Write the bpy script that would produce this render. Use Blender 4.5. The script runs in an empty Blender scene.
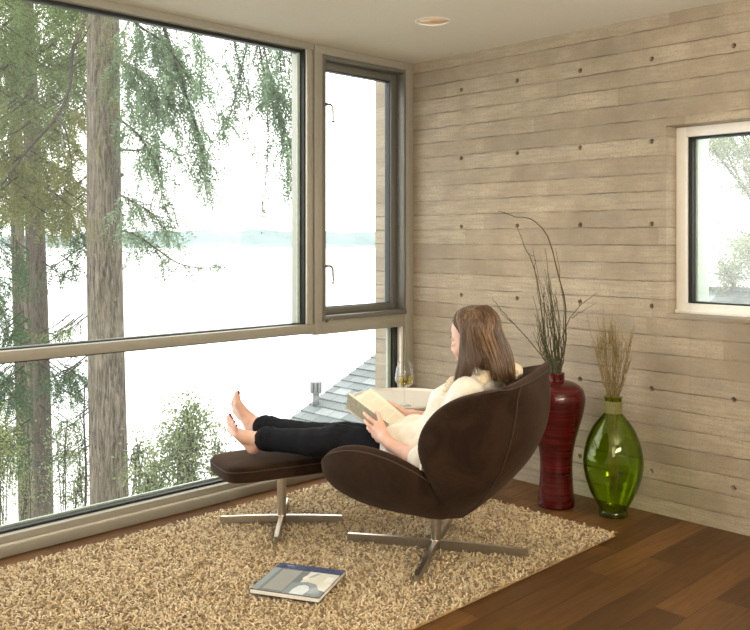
import bpy, math, random
import numpy as np
from mathutils import Vector, Matrix, noise as mnoise
random.seed(7); RNG = np.random.default_rng(7)
PI = math.pi
S = bpy.context.scene
COL = S.collection

# ------------------------------------------------------------ camera, world, exposure
cam = bpy.data.cameras.new('camera'); camo = bpy.data.objects.new('camera', cam); COL.objects.link(camo)
HEAD = math.radians(45.7)
CP = Vector((-3.936, -3.701, 1.34))
camo.location = CP
camo.rotation_euler = (PI/2, 0, HEAD - PI/2)
cam.sensor_fit = 'HORIZONTAL'; cam.sensor_width = 36; cam.lens = 862/750*36
cam.shift_x = 0; cam.shift_y = -(315-240)/750
cam.clip_start = .05; cam.clip_end = 8000
S.camera = camo

W = bpy.data.worlds.new('overcast sky'); S.world = W; W.use_nodes = True
wn = W.node_tree
bg = wn.nodes['Background']; bg.inputs[1].default_value = 3.7
tc = wn.nodes.new('ShaderNodeTexCoord'); sp = wn.nodes.new('ShaderNodeSeparateXYZ'); rp = wn.nodes.new('ShaderNodeValToRGB')
wn.links.new(tc.outputs['Generated'], sp.inputs[0]); wn.links.new(sp.outputs[2], rp.inputs[0]); wn.links.new(rp.outputs[0], bg.inputs[0])
rp.color_ramp.elements[0].color = (.96, .945, .91, 1); rp.color_ramp.elements[0].position = 0
rp.color_ramp.elements[1].color = (1, .985, .945, 1); rp.color_ramp.elements[1].position = .25

def area(name, loc, target, size, power, color):
    l = bpy.data.lights.new(name, 'AREA'); l.energy = power; l.color = color; l.shape = 'RECTANGLE'; l.size, l.size_y = size
    o = bpy.data.objects.new(name, l); COL.objects.link(o); o.location = loc
    o.rotation_euler = (Vector(target)-Vector(loc)).to_track_quat('-Z', 'Y').to_euler(); return o
area('room_fill_light', (-4.9, -4.3, 1.75), (-.9, -.6, .9), (1.6, 1.4), 34, (1, .86, .68))  # added fill light behind the camera, no window there
area('ceiling_fill_light', (-2.6, -4.6, 1.5), (-2.3, -3.6, 2.44), (1.6, .8), 105, (1, .87, .68))  # added unseen fill that brightens the ceiling, no lamp modelled

S.view_settings.view_transform = 'Standard'; S.view_settings.look = 'None'
S.view_settings.exposure = 0.15; S.view_settings.gamma = 1.0; S.view_settings.use_curve_mapping = False
S.cycles.transparent_max_bounces = 32; S.cycles.max_bounces = 10; S.cycles.diffuse_bounces = 6
S.cycles.glossy_bounces = 4; S.cycles.transmission_bounces = 8
S.cycles.use_denoising = True; S.cycles.sample_clamp_indirect = 8
S.cycles.caustics_reflective = False; S.cycles.caustics_refractive = False

# ------------------------------------------------------------ helpers
def srgb(r, g, b):
    f = lambda c: (c/255/12.92) if c/255 <= .04045 else ((c/255+.055)/1.055)**2.4
    return (f(r), f(g), f(b), 1)

class G:
    """small node-graph helper"""
    def __init__(s, name):
        s.m = bpy.data.materials.new(name); s.m.use_nodes = True; s.t = s.m.node_tree
        s.b = s.t.nodes['Principled BSDF']; s.out = s.t.nodes['Material Output']
    def n(s, typ, **kw):
        nd = s.t.nodes.new(typ)
        for k, v in kw.items(): setattr(nd, k, v)
        return nd
    def put(s, sock, v):
        if hasattr(v, 'is_output'): s.t.links.new(v, sock)
        else: sock.default_value = v
    def math(s, op, a, b=0.0, c=0.0):
        nd = s.n('ShaderNodeMath', operation=op); s.put(nd.inputs[0], a); s.put(nd.inputs[1], b); s.put(nd.inputs[2], c); return nd.outputs[0]
    def pos(s):
        g = s.n('ShaderNodeNewGeometry'); x = s.n('ShaderNodeSeparateXYZ'); s.t.links.new(g.outputs['Position'], x.inputs[0]); return g.outputs['Position'], x.outputs
    def obj(s):
        g = s.n('ShaderNodeTexCoord'); x = s.n('ShaderNodeSeparateXYZ'); s.t.links.new(g.outputs['Object'], x.inputs[0]); return g.outputs['Object'], x.outputs
    def vec(s, x, y, z):
        nd = s.n('ShaderNodeCombineXYZ')
        for i, v in enumerate((x, y, z)): s.put(nd.inputs[i], v)
        return nd.outputs[0]
    def scale(s, v, k):
        nd = s.n('ShaderNodeVectorMath', operation='MULTIPLY'); s.put(nd.inputs[0], v); nd.inputs[1].default_value = k; return nd.outputs[0]
    def noise(s, v, sc, det=3, rough=.55, dist=0):
        nd = s.n('ShaderNodeTexNoise'); s.put(nd.inputs['Vector'], v); nd.inputs['Scale'].default_value = sc
        nd.inputs['Detail'].default_value = det; nd.inputs['Roughness'].default_value = rough; nd.inputs['Distortion'].default_value = dist; return nd.outputs[0]
    def white(s, v):
        nd = s.n('ShaderNodeTexWhiteNoise'); s.put(nd.inputs['Vector'], v); return nd.outputs['Value']
    def ramp(s, f, stops):
        nd = s.n('ShaderNodeValToRGB'); s.put(nd.inputs[0], f); e = nd.color_ramp.elements
        while len(e) < len(stops): e.new(.5)
        for k, (p, c) in zip(e, stops): k.position = p; k.color = c if len(c) == 4 else (*c, 1)
        return nd.outputs[0]
    def mix(s, f, a, b, mode='MIX'):
        nd = s.n('ShaderNodeMix', data_type='RGBA', blend_type=mode); s.put(nd.inputs[0], f); s.put(nd.inputs[6], a); s.put(nd.inputs[7], b); return nd.outputs[2]
    def mapr(s, v, a, b, c=0., d=1.):
        nd = s.n('ShaderNodeMapRange'); s.put(nd.inputs[0], v)
        for i, q in enumerate((a, b, c, d)): nd.inputs[i+1].default_value = q
        return nd.outputs[0]
    def bump(s, h, strength=.3, dist=.01):
        nd = s.n('ShaderNodeBump'); nd.inputs['Strength'].default_value = strength; nd.inputs['Distance'].default_value = dist
        s.put(nd.inputs['Height'], h); s.t.links.new(nd.outputs[0], s.b.inputs['Normal'])
    def set(s, color=None, rough=None, metal=None, **kw):
        if color is not None: s.put(s.b.inputs['Base Color'], color)
        if rough is not None: s.put(s.b.inputs['Roughness'], rough)
        if metal is not None: s.put(s.b.inputs['Metallic'], metal)
        for k, v in kw.items(): s.put(s.b.inputs[k.replace('_', ' ')], v)
        return s.m
    def schlick(s, f0=.04, k=1.0):
        lw = s.n('ShaderNodeLayerWeight'); lw.inputs[0].default_value = .5
        p = s.math('POWER', lw.outputs['Facing'], 5.0); return s.math('MULTIPLY', s.math('ADD', f0, s.math('MULTIPLY', p, 1-f0)), k), lw.outputs['Facing']
    def surf(s, sh): s.t.links.new(sh, s.out.inputs['Surface']); return s.m

def simple(name, color, rough=.5, metal=0, nscale=40, namt=.08, bump=0, **kw):
    g = G(name); p, _ = g.obj(); n = g.noise(p, nscale, 4)
    c = g.mix(g.mapr(n, .3, .7), tuple(x*(1-namt) for x in color[:3])+(1,), tuple(min(1, x*(1+namt)) for x in color[:3])+(1,))
    if bump: g.bump(n, bump, .004)
    return g.set(c, rough, metal, **kw)

class MB:
    """collects shapes for ONE mesh"""
    def __init__(s): s.v = []; s.f = []; s.c = []; s.n = 0; s.cur = (1, 1, 1)
    def add(s, V, F, col=None):
        V = [tuple(map(float, p)) for p in V]; s.v += V; s.f += [tuple(i+s.n for i in q) for q in F]
        s.c += [col or s.cur]*len(V); s.n += len(V)
    def box(s, a, b, bev=0):
        (x0, y0, z0), (x1, y1, z1) = a, b
        if not bev:
            V = [(x, y, z) for z in (z0, z1) for y in (y0, y1) for x in (x0, x1)]
            s.add(V, [(0, 2, 3, 1), (4, 5, 7, 6), (0, 1, 5, 4), (2, 6, 7, 3), (0, 4, 6, 2), (1, 3, 7, 5)]); return s
        import bmesh
        bm = bmesh.new(); bmesh.ops.create_cube(bm, size=1)
        for v in bm.verts: v.co = Vector(((x0+x1)/2+v.co.x*(x1-x0), (y0+y1)/2+v.co.y*(y1-y0), (z0+z1)/2+v.co.z*(z1-z0)))
        bmesh.ops.bevel(bm, geom=list(bm.edges), offset=bev, segments=2, affect='EDGES', profile=.5)
        bm.verts.index_update(); s.add([v.co[:] for v in bm.verts], [[v.index for v in f.verts] for f in bm.faces]); bm.free(); return s
    def obox(s, c, ax, ay, az):
        """oriented box from centre and half-axis vectors"""
        c, ax, ay, az = map(Vector, (c, ax, ay, az))
        V = [c+i*ax+j*ay+k*az for k in (-1, 1) for j in (-1, 1) for i in (-1, 1)]
        s.add(V, [(0, 2, 3, 1), (4, 5, 7, 6), (0, 1, 5, 4), (2, 6, 7, 3), (0, 4, 6, 2), (1, 3, 7, 5)]); return s
    def tube(s, pts, rad, sides=8, col=None, cap=True, flat=1.0):
        pts = [Vector(p) for p in pts]; n = len(pts)
        if not hasattr(rad, '__len__'): rad = [rad]*n
        V = []; F = []; up = None
        for i, p in enumerate(pts):
            t = (pts[min(i+1, n-1)]-pts[max(i-1, 0)])
            if t.length < 1e-9: t = Vector((0, 0, 1))
            t.normalize()
            if up is None:
                up = Vector((0, 0, 1)) if abs(t.z) < .9 else Vector((1, 0, 0))
            a = (up-t*up.dot(t)).normalized(); b = t.cross(a); up = a
            for k in range(sides):
                w = 2*PI*k/sides; V.append(p+(a*math.cos(w)+b*math.sin(w)*flat)*rad[i])
        for i in range(n-1):
            for k in range(sides):
                F.append((i*sides+k, i*sides+(k+1) % sides, (i+1)*sides+(k+1) % sides, (i+1)*sides+k))
        if cap: F += [tuple(range(sides))[::-1], tuple((n-1)*sides+k for k in range(sides))]
        s.add(V, F, col); return s
    def lathe(s, prof, c=(0, 0, 0), seg=48, closed=False):
        V = []; F = []; n = len(prof)
        for r, z in prof:
            for k in range(seg):
                w = 2*PI*k/seg; V.append((c[0]+r*math.cos(w), c[1]+r*math.sin(w), c[2]+z))
        m = n if closed else n-1
        for i in range(m):
            j = (i+1) % n
            for k in range(seg):
                F.append((i*seg+k, i*seg+(k+1) % seg, j*seg+(k+1) % seg, j*seg+k))
        if not closed:
            if prof[0][0] > 1e-6: F.append(tuple(range(seg))[::-1])
            if prof[-1][0] > 1e-6: F.append(tuple((n-1)*seg+k for k in range(seg)))
        s.add(V, F); return s
    def grid(s, P, closeu=False, closev=False, flip=False):
        nu, nv = len(P), len(P[0]); V = [p for r in P for p in r]; F = []
        for i in range(nu if closeu else nu-1):
            for j in range(nv if closev else nv-1):
                q = (i*nv+j, ((i+1) % nu)*nv+j, ((i+1) % nu)*nv+(j+1) % nv, i*nv+(j+1) % nv)
                F.append(q[::-1] if flip else q)
        s.add(V, F); return s
    def build(s, name, mat, parent=None, smooth=True, subsurf=0, color=False, merge=0):
        me = bpy.data.meshes.new(name); me.from_pydata(s.v, [], s.f); me.update()
        if color:
            at = me.color_attributes.new('Col', 'FLOAT_COLOR', 'POINT')
            a = np.ones((len(s.v), 4), np.float32); a[:, :3] = np.array(s.c); at.data.foreach_set('color', a.ravel())
        if merge:
            import bmesh
            bm = bmesh.new(); bm.from_mesh(me); bmesh.ops.remove_doubles(bm, verts=bm.verts, dist=merge)
            bmesh.ops.recalc_face_normals(bm, faces=bm.faces); bm.to_mesh(me); bm.free()
        return link(name, me, mat, parent, smooth, subsurf)

def link(name, me, mat, parent=None, smooth=True, subsurf=0):
    me.materials.append(mat); o = bpy.data.objects.new(name, me); COL.objects.link(o)
    if parent: o.parent = parent
    if smooth == 'auto':
        me.polygons.foreach_set('use_smooth', [True]*len(me.polygons)); me.set_sharp_from_angle(angle=math.radians(35))
    elif smooth: me.polygons.foreach_set('use_smooth', [True]*len(me.polygons))
    if subsurf:
        m = o.modifiers.new('subdivision', 'SUBSURF'); m.levels = subsurf; m.render_levels = subsurf
    return o

def npmesh(name, V, F, mat, parent=None, colors=None, smooth=True):
    """V (n,3) F (m,k) all same k, via numpy"""
    me = bpy.data.meshes.new(name); k = F.shape[1]
    me.vertices.add(len(V)); me.vertices.foreach_set('co', V.astype(np.float32).ravel())
    me.loops.add(F.size); me.loops.foreach_set('vertex_index', F.astype(np.int32).ravel())
    me.polygons.add(len(F)); me.polygons.foreach_set('loop_start', np.arange(0, F.size, k, dtype=np.int32))
    me.update(calc_edges=True)
    if colors is not None:
        at = me.color_attributes.new('Col', 'FLOAT_COLOR', 'POINT'); a = np.ones((len(V), 4), np.float32); a[:, :3] = colors; at.data.foreach_set('color', a.ravel())
    return link(name, me, mat, parent, smooth)

def tag(o, label, cat, group=None, kind=None):
    o['label'] = label; o['category'] = cat
    if group: o['group'] = group
    if kind: o['kind'] = kind
    return o
def thing(name, label, cat, loc=(0, 0, 0), rz=0, group=None, kind=None):
    o = bpy.data.objects.new(name, None); o.empty_display_size = .1; COL.objects.link(o); o.location = loc; o.rotation_euler = (0, 0, rz)
    return tag(o, label, cat, group, kind)
def struct(o): o['kind'] = 'structure'; return o

def smoothpath(pts, n=24):
    """Catmull-Rom through points"""
    P = [Vector(p) for p in pts]; P = [2*P[0]-P[1]]+P+[2*P[-1]-P[-2]]; out = []; m = len(P)-3
    for i in range(n):
        u = i/(n-1)*m; k = min(int(u), m-1); t = u-k; a, b, c, d = P[k:k+4]
        out.append(.5*((2*b)+(c-a)*t+(2*a-5*b+4*c-d)*t*t+(3*b-a-3*c+d)*t**3))
    return out

# signed-distance modelling: blended capsules and ellipsoids, meshed with surface nets
class SDF:
    def __init__(s, lo, hi, h):
        s.lo = np.array(lo, float); s.h = h; s.n = np.ceil((np.array(hi)-s.lo)/h).astype(int)+1
        s.F = np.full(s.n, .06, np.float32)
    def sub(s, lo, hi, m):
        a = np.maximum(0, np.floor((np.minimum(lo, hi)-m-s.lo)/s.h).astype(int)); b = np.minimum(s.n, np.ceil((np.maximum(lo, hi)+m-s.lo)/s.h).astype(int)+1)
        sl = tuple(slice(i, j) for i, j in zip(a, b)); ax = [s.lo[i]+s.h*np.arange(a[i], b[i]) for i in range(3)]
        return sl, ax[0][:, None, None], ax[1][None, :, None], ax[2][None, None, :]
    def blend(s, sl, d, k):
        A = s.F[sl]
        if k <= 0: s.F[sl] = np.minimum(A, d); return
        q = np.clip(.5+.5*(A-d)/k, 0, 1); s.F[sl] = A*(1-q)+d*q-k*q*(1-q)
    def cap(s, a, b, ra, rb=None, k=.02):
        rb = ra if rb is None else rb; a = np.array(a, float); b = np.array(b, float); R = max(ra, rb)
        sl, x, y, z = s.sub(a, b, R+max(k, .012)+2*s.h)
        if s.F[sl].size == 0: return s
        ab = b-a; L = ab@ab+1e-12
        t = np.clip(((x-a[0])*ab[0]+(y-a[1])*ab[1]+(z-a[2])*ab[2])/L, 0, 1)
        d = np.sqrt((x-a[0]-t*ab[0])**2+(y-a[1]-t*ab[1])**2+(z-a[2]-t*ab[2])**2)-(ra+(rb-ra)*t)
        s.blend(sl, d, k); return s
    def ell(s, c, r, rot=(0, 0, 0), k=.02):
        c = np.array(c, float); r = np.array(r, float); R = max(r)
        sl, x, y, z = s.sub(c-R, c+R, max(k, .012)+2*s.h)
        from mathutils import Euler
        M = np.array(Euler(rot).to_matrix()).T
        X, Y, Z = x-c[0], y-c[1], z-c[2]
        q = [M[i, 0]*X+M[i, 1]*Y+M[i, 2]*Z for i in range(3)]
        k0 = np.sqrt(sum((q[i]/r[i])**2 for i in range(3))); k1 = np.sqrt(sum((q[i]/r[i]**2)**2 for i in range(3)))+1e-9
        s.blend(sl, k0*(k0-1)/k1, k); return s
    def mesh(s):
        F = s.F; nx, ny, nz = F.shape; I = F < 0
        c = [I[i:nx-1+i, j:ny-1+j, k:nz-1+k] for i in (0, 1) for j in (0, 1) for k in (0, 1)]
        cnt = sum(q.astype(np.int8) for q in c); act = (cnt > 0) & (cnt < 8)
        idx = np.full(act.shape, -1, np.int64); A = np.argwhere(act); idx[act] = np.arange(len(A))
        acc = np.zeros((len(A), 3)); num = np.zeros(len(A))
        cor = [(i, j, k) for i in (0, 1) for j in (0, 1) for k in (0, 1)]
        val = {q: F[A[:, 0]+q[0], A[:, 1]+q[1], A[:, 2]+q[2]].astype(float) for q in cor}
        for p in cor:
            for ax in range(3):
                if p[ax] == 0:
                    q = list(p); q[ax] = 1; q = tuple(q); u, v = val[p], val[q]; m = (u < 0) != (v < 0)
                    t = np.where(m, u/np.where(m, u-v, 1), 0); e = np.repeat(np.array([p], float), len(A), 0); e[:, ax] += t
                    acc += e*m[:, None]; num += m
        V = s.lo+s.h*(A+acc/num[:, None]); Q = []
        for ax in range(3):
            o1, o2 = [(1, 2), (2, 0), (0, 1)][ax]
            a = [slice(1, -1)]*3; a[ax] = slice(0, -1); b = list(a); b[ax] = slice(1, None)
            p, q = I[tuple(a)], I[tuple(b)]; E = np.argwhere(p != q); fl = p[p != q]
            E = E+np.array([0 if i == ax else 1 for i in range(3)])
            d1 = np.zeros(3, int); d1[o1] = 1; d2 = np.zeros(3, int); d2[o2] = 1
            g = lambda e: idx[e[:, 0], e[:, 1], e[:, 2]]
            f = np.stack([g(E-d1-d2), g(E-d2), g(E), g(E-d1)], 1); f[~fl] = f[~fl][:, ::-1]; Q.append(f)
        Q = np.concatenate(Q); Q = Q[(Q >= 0).all(1)]
        return V, Q
def relax(V, Q, it=1, w=.5):
    for _ in range(it):
        acc = np.zeros_like(V); n = np.zeros(len(V))
        for i in range(4):
            for j in (1, 3):
                np.add.at(acc, Q[:, i], V[Q[:, (i+j) % 4]]); np.add.at(n, Q[:, i], 1)
        V = V*(1-w)+w*acc/np.maximum(n, 1)[:, None]
    return V
def vnoise(x, y, z, sc, seed=0):
    """cheap smooth noise from summed sines (for folds)"""
    r = np.random.default_rng(seed); o = 0
    for _ in range(6):
        k = r.normal(size=3)*sc; o = o+np.sin(k[0]*x+k[1]*y+k[2]*z+r.uniform(0, 6.28))
    return o/6

# ------------------------------------------------------------ materials of the setting
def concrete():
    g = G('board formed concrete'); P, (x, y, z) = g.pos()
    wob = g.math('MULTIPLY', g.math('SUBTRACT', g.noise(g.scale(P, (9, 9, 3)), 2.5, 4, .7), .5), .011)
    zz = g.math('DIVIDE', g.math('ADD', g.math('ADD', z, wob), .014), .0885)
    row = g.math('FLOOR', zz); fr = g.math('SUBTRACT', zz, row)
    dl = g.math('MULTIPLY', g.math('MINIMUM', fr, g.math('SUBTRACT', 1, fr)), .0885)      # distance to the board joint
    gate = g.mapr(g.noise(g.vec(g.math('MULTIPLY', y, 5), g.math('MULTIPLY', row, 7.3), 0), 1.0, 4), .40, .60)
    crisp = g.math('MULTIPLY', g.mapr(dl, .0015, .0050, 1, 0), gate)
    soft = g.mapr(dl, 0, .012, .35, 0)
    line = g.math('MAXIMUM', crisp, g.math('MULTIPLY', soft, .45))
    seg = g.math('FLOOR', g.math('ADD', g.math('DIVIDE', y, 1.22), g.white(g.vec(row, 3.1, 0))))
    tone = g.white(g.vec(row, seg, 1.7))
    grain = g.noise(g.vec(g.math('MULTIPLY', y, 5), g.math('MULTIPLY', x, 5), g.math('ADD', g.math('MULTIPLY', z, 70), g.math('MULTIPLY', row, 9))), 1.0, 5, .6, 1.2)
    blot = g.noise(P, 3.2, 5, .6); fine = g.noise(P, 90, 3)
    streak = g.noise(g.vec(g.math('MULTIPLY', y, 3), x, g.math('MULTIPLY', z, 14)), 1.3, 4)
    c = g.ramp(g.math('ADD', g.math('MULTIPLY', tone, .2), g.math('MULTIPLY', blot, .8)), [(.3, (.275, .225, .165)), (.5, (.40, .335, .25)), (.7, (.50, .43, .33))])
    c = g.mix(g.mapr(grain, .42, .66, 0, .7), c, (.30, .26, .20, 1))
    c = g.mix(g.math('MULTIPLY', g.mapr(streak, .54, .68), .5), c, (.28, .26, .23, 1))
    c = g.mix(g.mapr(fine, .52, .68, 0, .55), c, (.26, .22, .17, 1))
    c = g.mix(g.math('MULTIPLY', line, .74), c, (.12, .10, .075, 1))
    crack = g.math('MULTIPLY', g.mapr(g.math('ABSOLUTE', g.math('ADD', g.math('ADD', y, 1.815), g.math('MULTIPLY', g.math('SUBTRACT', g.noise(P, 14, 3), .5), .03))), .001, .004, .4, 0), g.mapr(z, .95, .97, 1, 0))
    c = g.mix(crack, c, (.27, .24, .2, 1))
    hgt = g.math('SUBTRACT', g.math('ADD', g.math('MULTIPLY', grain, .25), g.math('MULTIPLY', tone, .35)), line)
    g.bump(hgt, .8, .005)
    return g.set(c, .85)
def wood_floor():
    g = G('walnut plank floor'); P, (x, y, z) = g.pos()
    yy = g.math('DIVIDE', y, .127); row = g.math('FLOOR', yy); fr = g.math('SUBTRACT', yy, row)
    xs = g.math('ADD', g.math('DIVIDE', x, .95), g.math('MULTIPLY', g.white(g.vec(row, .5, 0)), 9)); seg = g.math('FLOOR', xs); fx = g.math('SUBTRACT', xs, seg)
    tone = g.white(g.vec(row, seg, .3))
    e = g.math('MINIMUM', g.math('MULTIPLY', g.math('MINIMUM', fr, g.math('SUBTRACT', 1, fr)), .127), g.math('MULTIPLY', g.math('MINIMUM', fx, g.math('SUBTRACT', 1, fx)), .95))
    gr = g.noise(g.vec(g.math('ADD', g.math('MULTIPLY', x, 3), g.math('MULTIPLY', tone, 50)), g.math('MULTIPLY', y, 55), row), 1.0, 5, .6, 1.5)
    bl = g.noise(g.vec(g.math('MULTIPLY', x, 2), g.math('MULTIPLY', y, 9), g.math('MULTIPLY', tone, 9)), 1.0, 3)
    c = g.ramp(g.math('ADD', g.math('MULTIPLY', tone, .55), g.math('MULTIPLY', bl, .45)), [(.15, (.060, .027, .008)), (.5, (.115, .053, .016)), (.85, (.18, .085, .027))])
    c = g.mix(g.mapr(gr, .45, .7, 0, .5), c, (.06, .024, .01, 1))
    c = g.mix(g.mapr(e, .0006, .002, .75, 0), c, (.02, .01, .005, 1))
    g.bump(g.math('ADD', g.mapr(e, 0, .003), g.math('MULTIPLY', gr, .1)), .25, .002)
    return g.set(c, g.mapr(gr, .2, .8, .34, .48), Specular_IOR_Level=.28)
M = {}
M['concrete'] = concrete(); M['floor'] = wood_floor()
M['ceiling'] = simple('painted ceiling', (.74, .715, .64, 1), .8, 0, 60, .02, .05)
M['paint'] = simple('white wall paint', (.74, .70, .62, 1), .8, 0, 50, .02)
M['alu'] = simple('warm grey aluminium', (.355, .345, .30, 1), .42, .2, 30, .03)
M['alu_lit'] = simple('aluminium stop tinted as lit', (.80, .78, .72, 1), .35, .2, 30, .03)  # lighter copy of the aluminium: window light put into the colour
M['alu_dark'] = simple('dark grey casement', (.165, .165, .15, 1), .4, .25, 30, .03)
M['gasket'] = simple('black rubber gasket', (.012, .016, .015, 1), .5)
M['spacer'] = simple('pale green glass edge spacer', (.45, .55, .48, 1), .3)
M['white_frame'] = simple('white window frame', (.86, .855, .83, 1), .4, 0, 30, .02)
M['steel'] = simple('brushed steel', (.55, .50, .43, 1), .32, 1, 60, .06)
M['chrome'] = simple('polished handle metal', (.32, .29, .25, 1), .28, 1)
def pane(name, tint, veil):
    g = G(name); t = g.n('ShaderNodeBsdfTransparent'); t.inputs[0].default_value = tint
    gl = g.n('ShaderNodeBsdfGlossy'); gl.inputs['Roughness'].default_value = 0.0
    tl = g.n('ShaderNodeBsdfTranslucent'); tl.inputs[0].default_value = (.9, .92, .9, 1)
    P, _ = g.pos(); nz = g.noise(P, 1.6, 3)
    a = g.n('ShaderNodeMixShader'); a.inputs[0].default_value = veil
    g.put(a.inputs[0], g.mapr(nz, .3, .7, veil*.6, veil*1.4)); g.t.links.new(t.outputs[0], a.inputs[1]); g.t.links.new(tl.outputs[0], a.inputs[2])
    b = g.n('ShaderNodeMixShader'); g.t.links.new(g.schlick(.04, .6)[0], b.inputs[0]); g.t.links.new(a.outputs[0], b.inputs[1]); g.t.links.new(gl.outputs[0], b.inputs[2])
    return g.surf(b.outputs[0])
M['pane'] = pane('clear window glass', (.975, .985, .98, 1), .012)
M['pane_dusty_hazed'] = pane('hazy dusty window glass', (.96, .98, .96, 1), .10)  # translucent veil stands for dirty glass and overexposed haze together

# ------------------------------------------------------------ room shell
fl = MB(); fl.box((-5.2, -5.5, -.12), (.0, .0, 0)); floor = struct(fl.build('floor', M['floor'], smooth=False))
# recessed downlight hole sits at DL in the ceiling
DL = (-.697, -.80); HR = .079
def ceiling_mesh():
    b = MB(); x0, x1, y0, y1, z = -5.2, 0.0, -5.5, 0.0, 2.44; n = 32
    ring = [(DL[0]+HR*math.cos(2*PI*k/n), DL[1]+HR*math.sin(2*PI*k/n), z) for k in range(n)]
    s = .3; sq = []
    for k in range(n):
        a = 2*PI*k/n; m = max(abs(math.cos(a)), abs(math.sin(a))); sq.append((DL[0]+s*math.cos(a)/m, DL[1]+s*math.sin(a)/m, z))
    b.grid([ring+[ring[0]], sq+[sq[0]]], flip=True)
    X = [x0, DL[0]-s, DL[0]+s, x1]; Y = [y0, DL[1]-s, DL[1]+s, y1]
    for i in range(3):
        for j in range(3):
            if (i, j) != (1, 1): b.add([(X[i], Y[j], z), (X[i], Y[j+1], z), (X[i+1], Y[j+1], z), (X[i+1], Y[j], z)], [(0, 1, 2, 3)])
    b.add([(x0, y0, z+.3), (x1, y0, z+.3), (x1, y1, z+.3), (x0, y1, z+.3)], [(0, 1, 2, 3)])
    for p, q in (((x0, y0), (x1, y0)), ((x1, y0), (x1, y1)), ((x1, y1), (x0, y1)), ((x0, y1), (x0, y0))):
        b.add([(p[0], p[1], z), (q[0], q[1], z), (q[0], q[1], z+.3), (p[0], p[1], z+.3)], [(0, 1, 2, 3)])
    return b
struct(ceiling_mesh().build('ceiling', M['ceiling'], smooth=False))

# concrete wall with real form-tie holes and the window niche; it runs on outdoors past the glass
NY0, NY1, NZ0, NZ1 = -2.85, -1.692, .981, 1.894
def wall_mesh():
    b = MB(); T = .30; zc = [-.12]+[i*.4055 for i in range(1, 7)]+[2.60]; ties_z = [.203+.4055*k for k in range(6)]
    yc = [.33]+[-.197-.4055*k for k in range(0, 13)]+[-5.5]
    ties_y = [-.40-.4055*k for k in range(12)]
    Y = sorted(set(yc+[NY0, NY1])); Z = sorted(set(zc+[NZ0, NZ1]))
    Y = [y for y in Y if y == NY1 or abs(y-NY1) > .01]
    for i in range(len(Y)-1):
        for j in range(len(Z)-1):
            y0, y1, z0, z1 = Y[i], Y[i+1], Z[j], Z[j+1]
            if y0 >= NY0-1e-6 and y1 <= NY1+1e-6 and z0 >= NZ0-1e-6 and z1 <= NZ1+1e-6: continue
            t = [(a, c) for a in ties_y for c in ties_z if y0+.03 < a < y1-.03 and z0+.012 < c < z1-.012]
            if not t or y1 > 0:
                b.add([(0, y0, z0), (0, y0, z1), (0, y1, z1), (0, y1, z0)], [(0, 1, 2, 3)]); continue
            a, c = t[0]; n = 16; r = .0125
            ring = [(a+r*math.cos(2*PI*(k+.5)/n), c+r*math.sin(2*PI*(k+.5)/n)) for k in range(n)]
            quad = [(y1, z1), (y0, z1), (y0, z0), (y1, z0)]
            V = [(0, *p) for p in quad]+[(0, *p) for p in ring]
            F = [(4+(q*4+3) % n, q, (q+1) % 4, *[4+(q*4+4+m) % n for m in range(0, 1)]) for q in range(0)]
            q4 = n//4
            for q in range(4):                                 # corner q faces ring quadrant q
                for m in range(q4-1): F.append((q, 4+q*q4+m, 4+q*q4+m+1))
                F.append((q, 4+q*q4+q4-1, 4+((q+1)*q4) % n, (q+1) % 4))
            b.add(V, [f[::-1] for f in F])
            b.grid([[(0, *p) for p in ring+ring[:1]], [(.028, a+(p[0]-a)*.8, c+(p[1]-c)*.8) for p in ring+ring[:1]]])
            b.add([(.028, a+(p[0]-a)*.8, c+(p[1]-c)*.8) for p in ring], [tuple(range(n))])
    # niche jambs, ends, top, back
    b.add([(0, NY1, NZ0), (0, NY1, NZ1), (T, NY1, NZ1), (T, NY1, NZ0)], [(0, 1, 2, 3)])
    b.add([(0, NY0, NZ0), (0, NY0, NZ1), (T, NY0, NZ1), (T, NY0, NZ0)], [(0, 3, 2, 1)])
    b.add([(0, NY0, NZ1), (0, NY1, NZ1), (T, NY1, NZ1), (T, NY0, NZ1)], [(0, 3, 2, 1)])
    b.add([(0, NY0, NZ0), (0, NY1, NZ0), (T, NY1, NZ0), (T, NY0, NZ0)], [(0, 1, 2, 3)])
    b.add([(0, .33, -.12), (0, .33, 2.6), (T, .33, 2.6), (T, .33, -.12)], [(0, 1, 2, 3)])
    b.add([(0, .33, -6), (0, .33, -.12), (T, .33, -.12), (T, .33, -6)], [(0, 1, 2, 3)])
    b.add([(0, 0, -6), (0, 0, -.12), (0, .33, -.12), (0, .33, -6)], [(0, 1, 2, 3)])
    b.add([(0, -5.5, 2.6), (0, .33, 2.6), (T, .33, 2.6), (T, -5.5, 2.6)], [(0, 1, 2, 3)])
    for y0, y1, z0, z1 in ((-5.5, NY0, -6, 2.6), (NY1, .33, -6, 2.6), (NY0, NY1, -6, NZ0), (NY0, NY1, NZ1, 2.6)):
        b.add([(T, y0, z0), (T, y0, z1), (T, y1, z1), (T, y1, z0)], [(0, 3, 2, 1)])
    return b
struct(wall_mesh().build('wall_right', M['concrete'], smooth=False))
wb = MB(); wb.box((-5.32, -5.62, -.12), (.3, -5.5, 2.74)); struct(wb.build('wall_back', M['paint'], smooth=False))
wl_ = MB(); wl_.box((-5.32, -5.5, -.12), (-5.2, 0.0, 2.74)); struct(wl_.build('wall_left', M['paint'], smooth=False))
ov = MB(); ov.box((-5.2, 0.0, 2.44), (0, .18, 2.6)); struct(ov.build('trim_1', M['alu'], smooth=False))       # fascia above the glass outside

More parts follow.
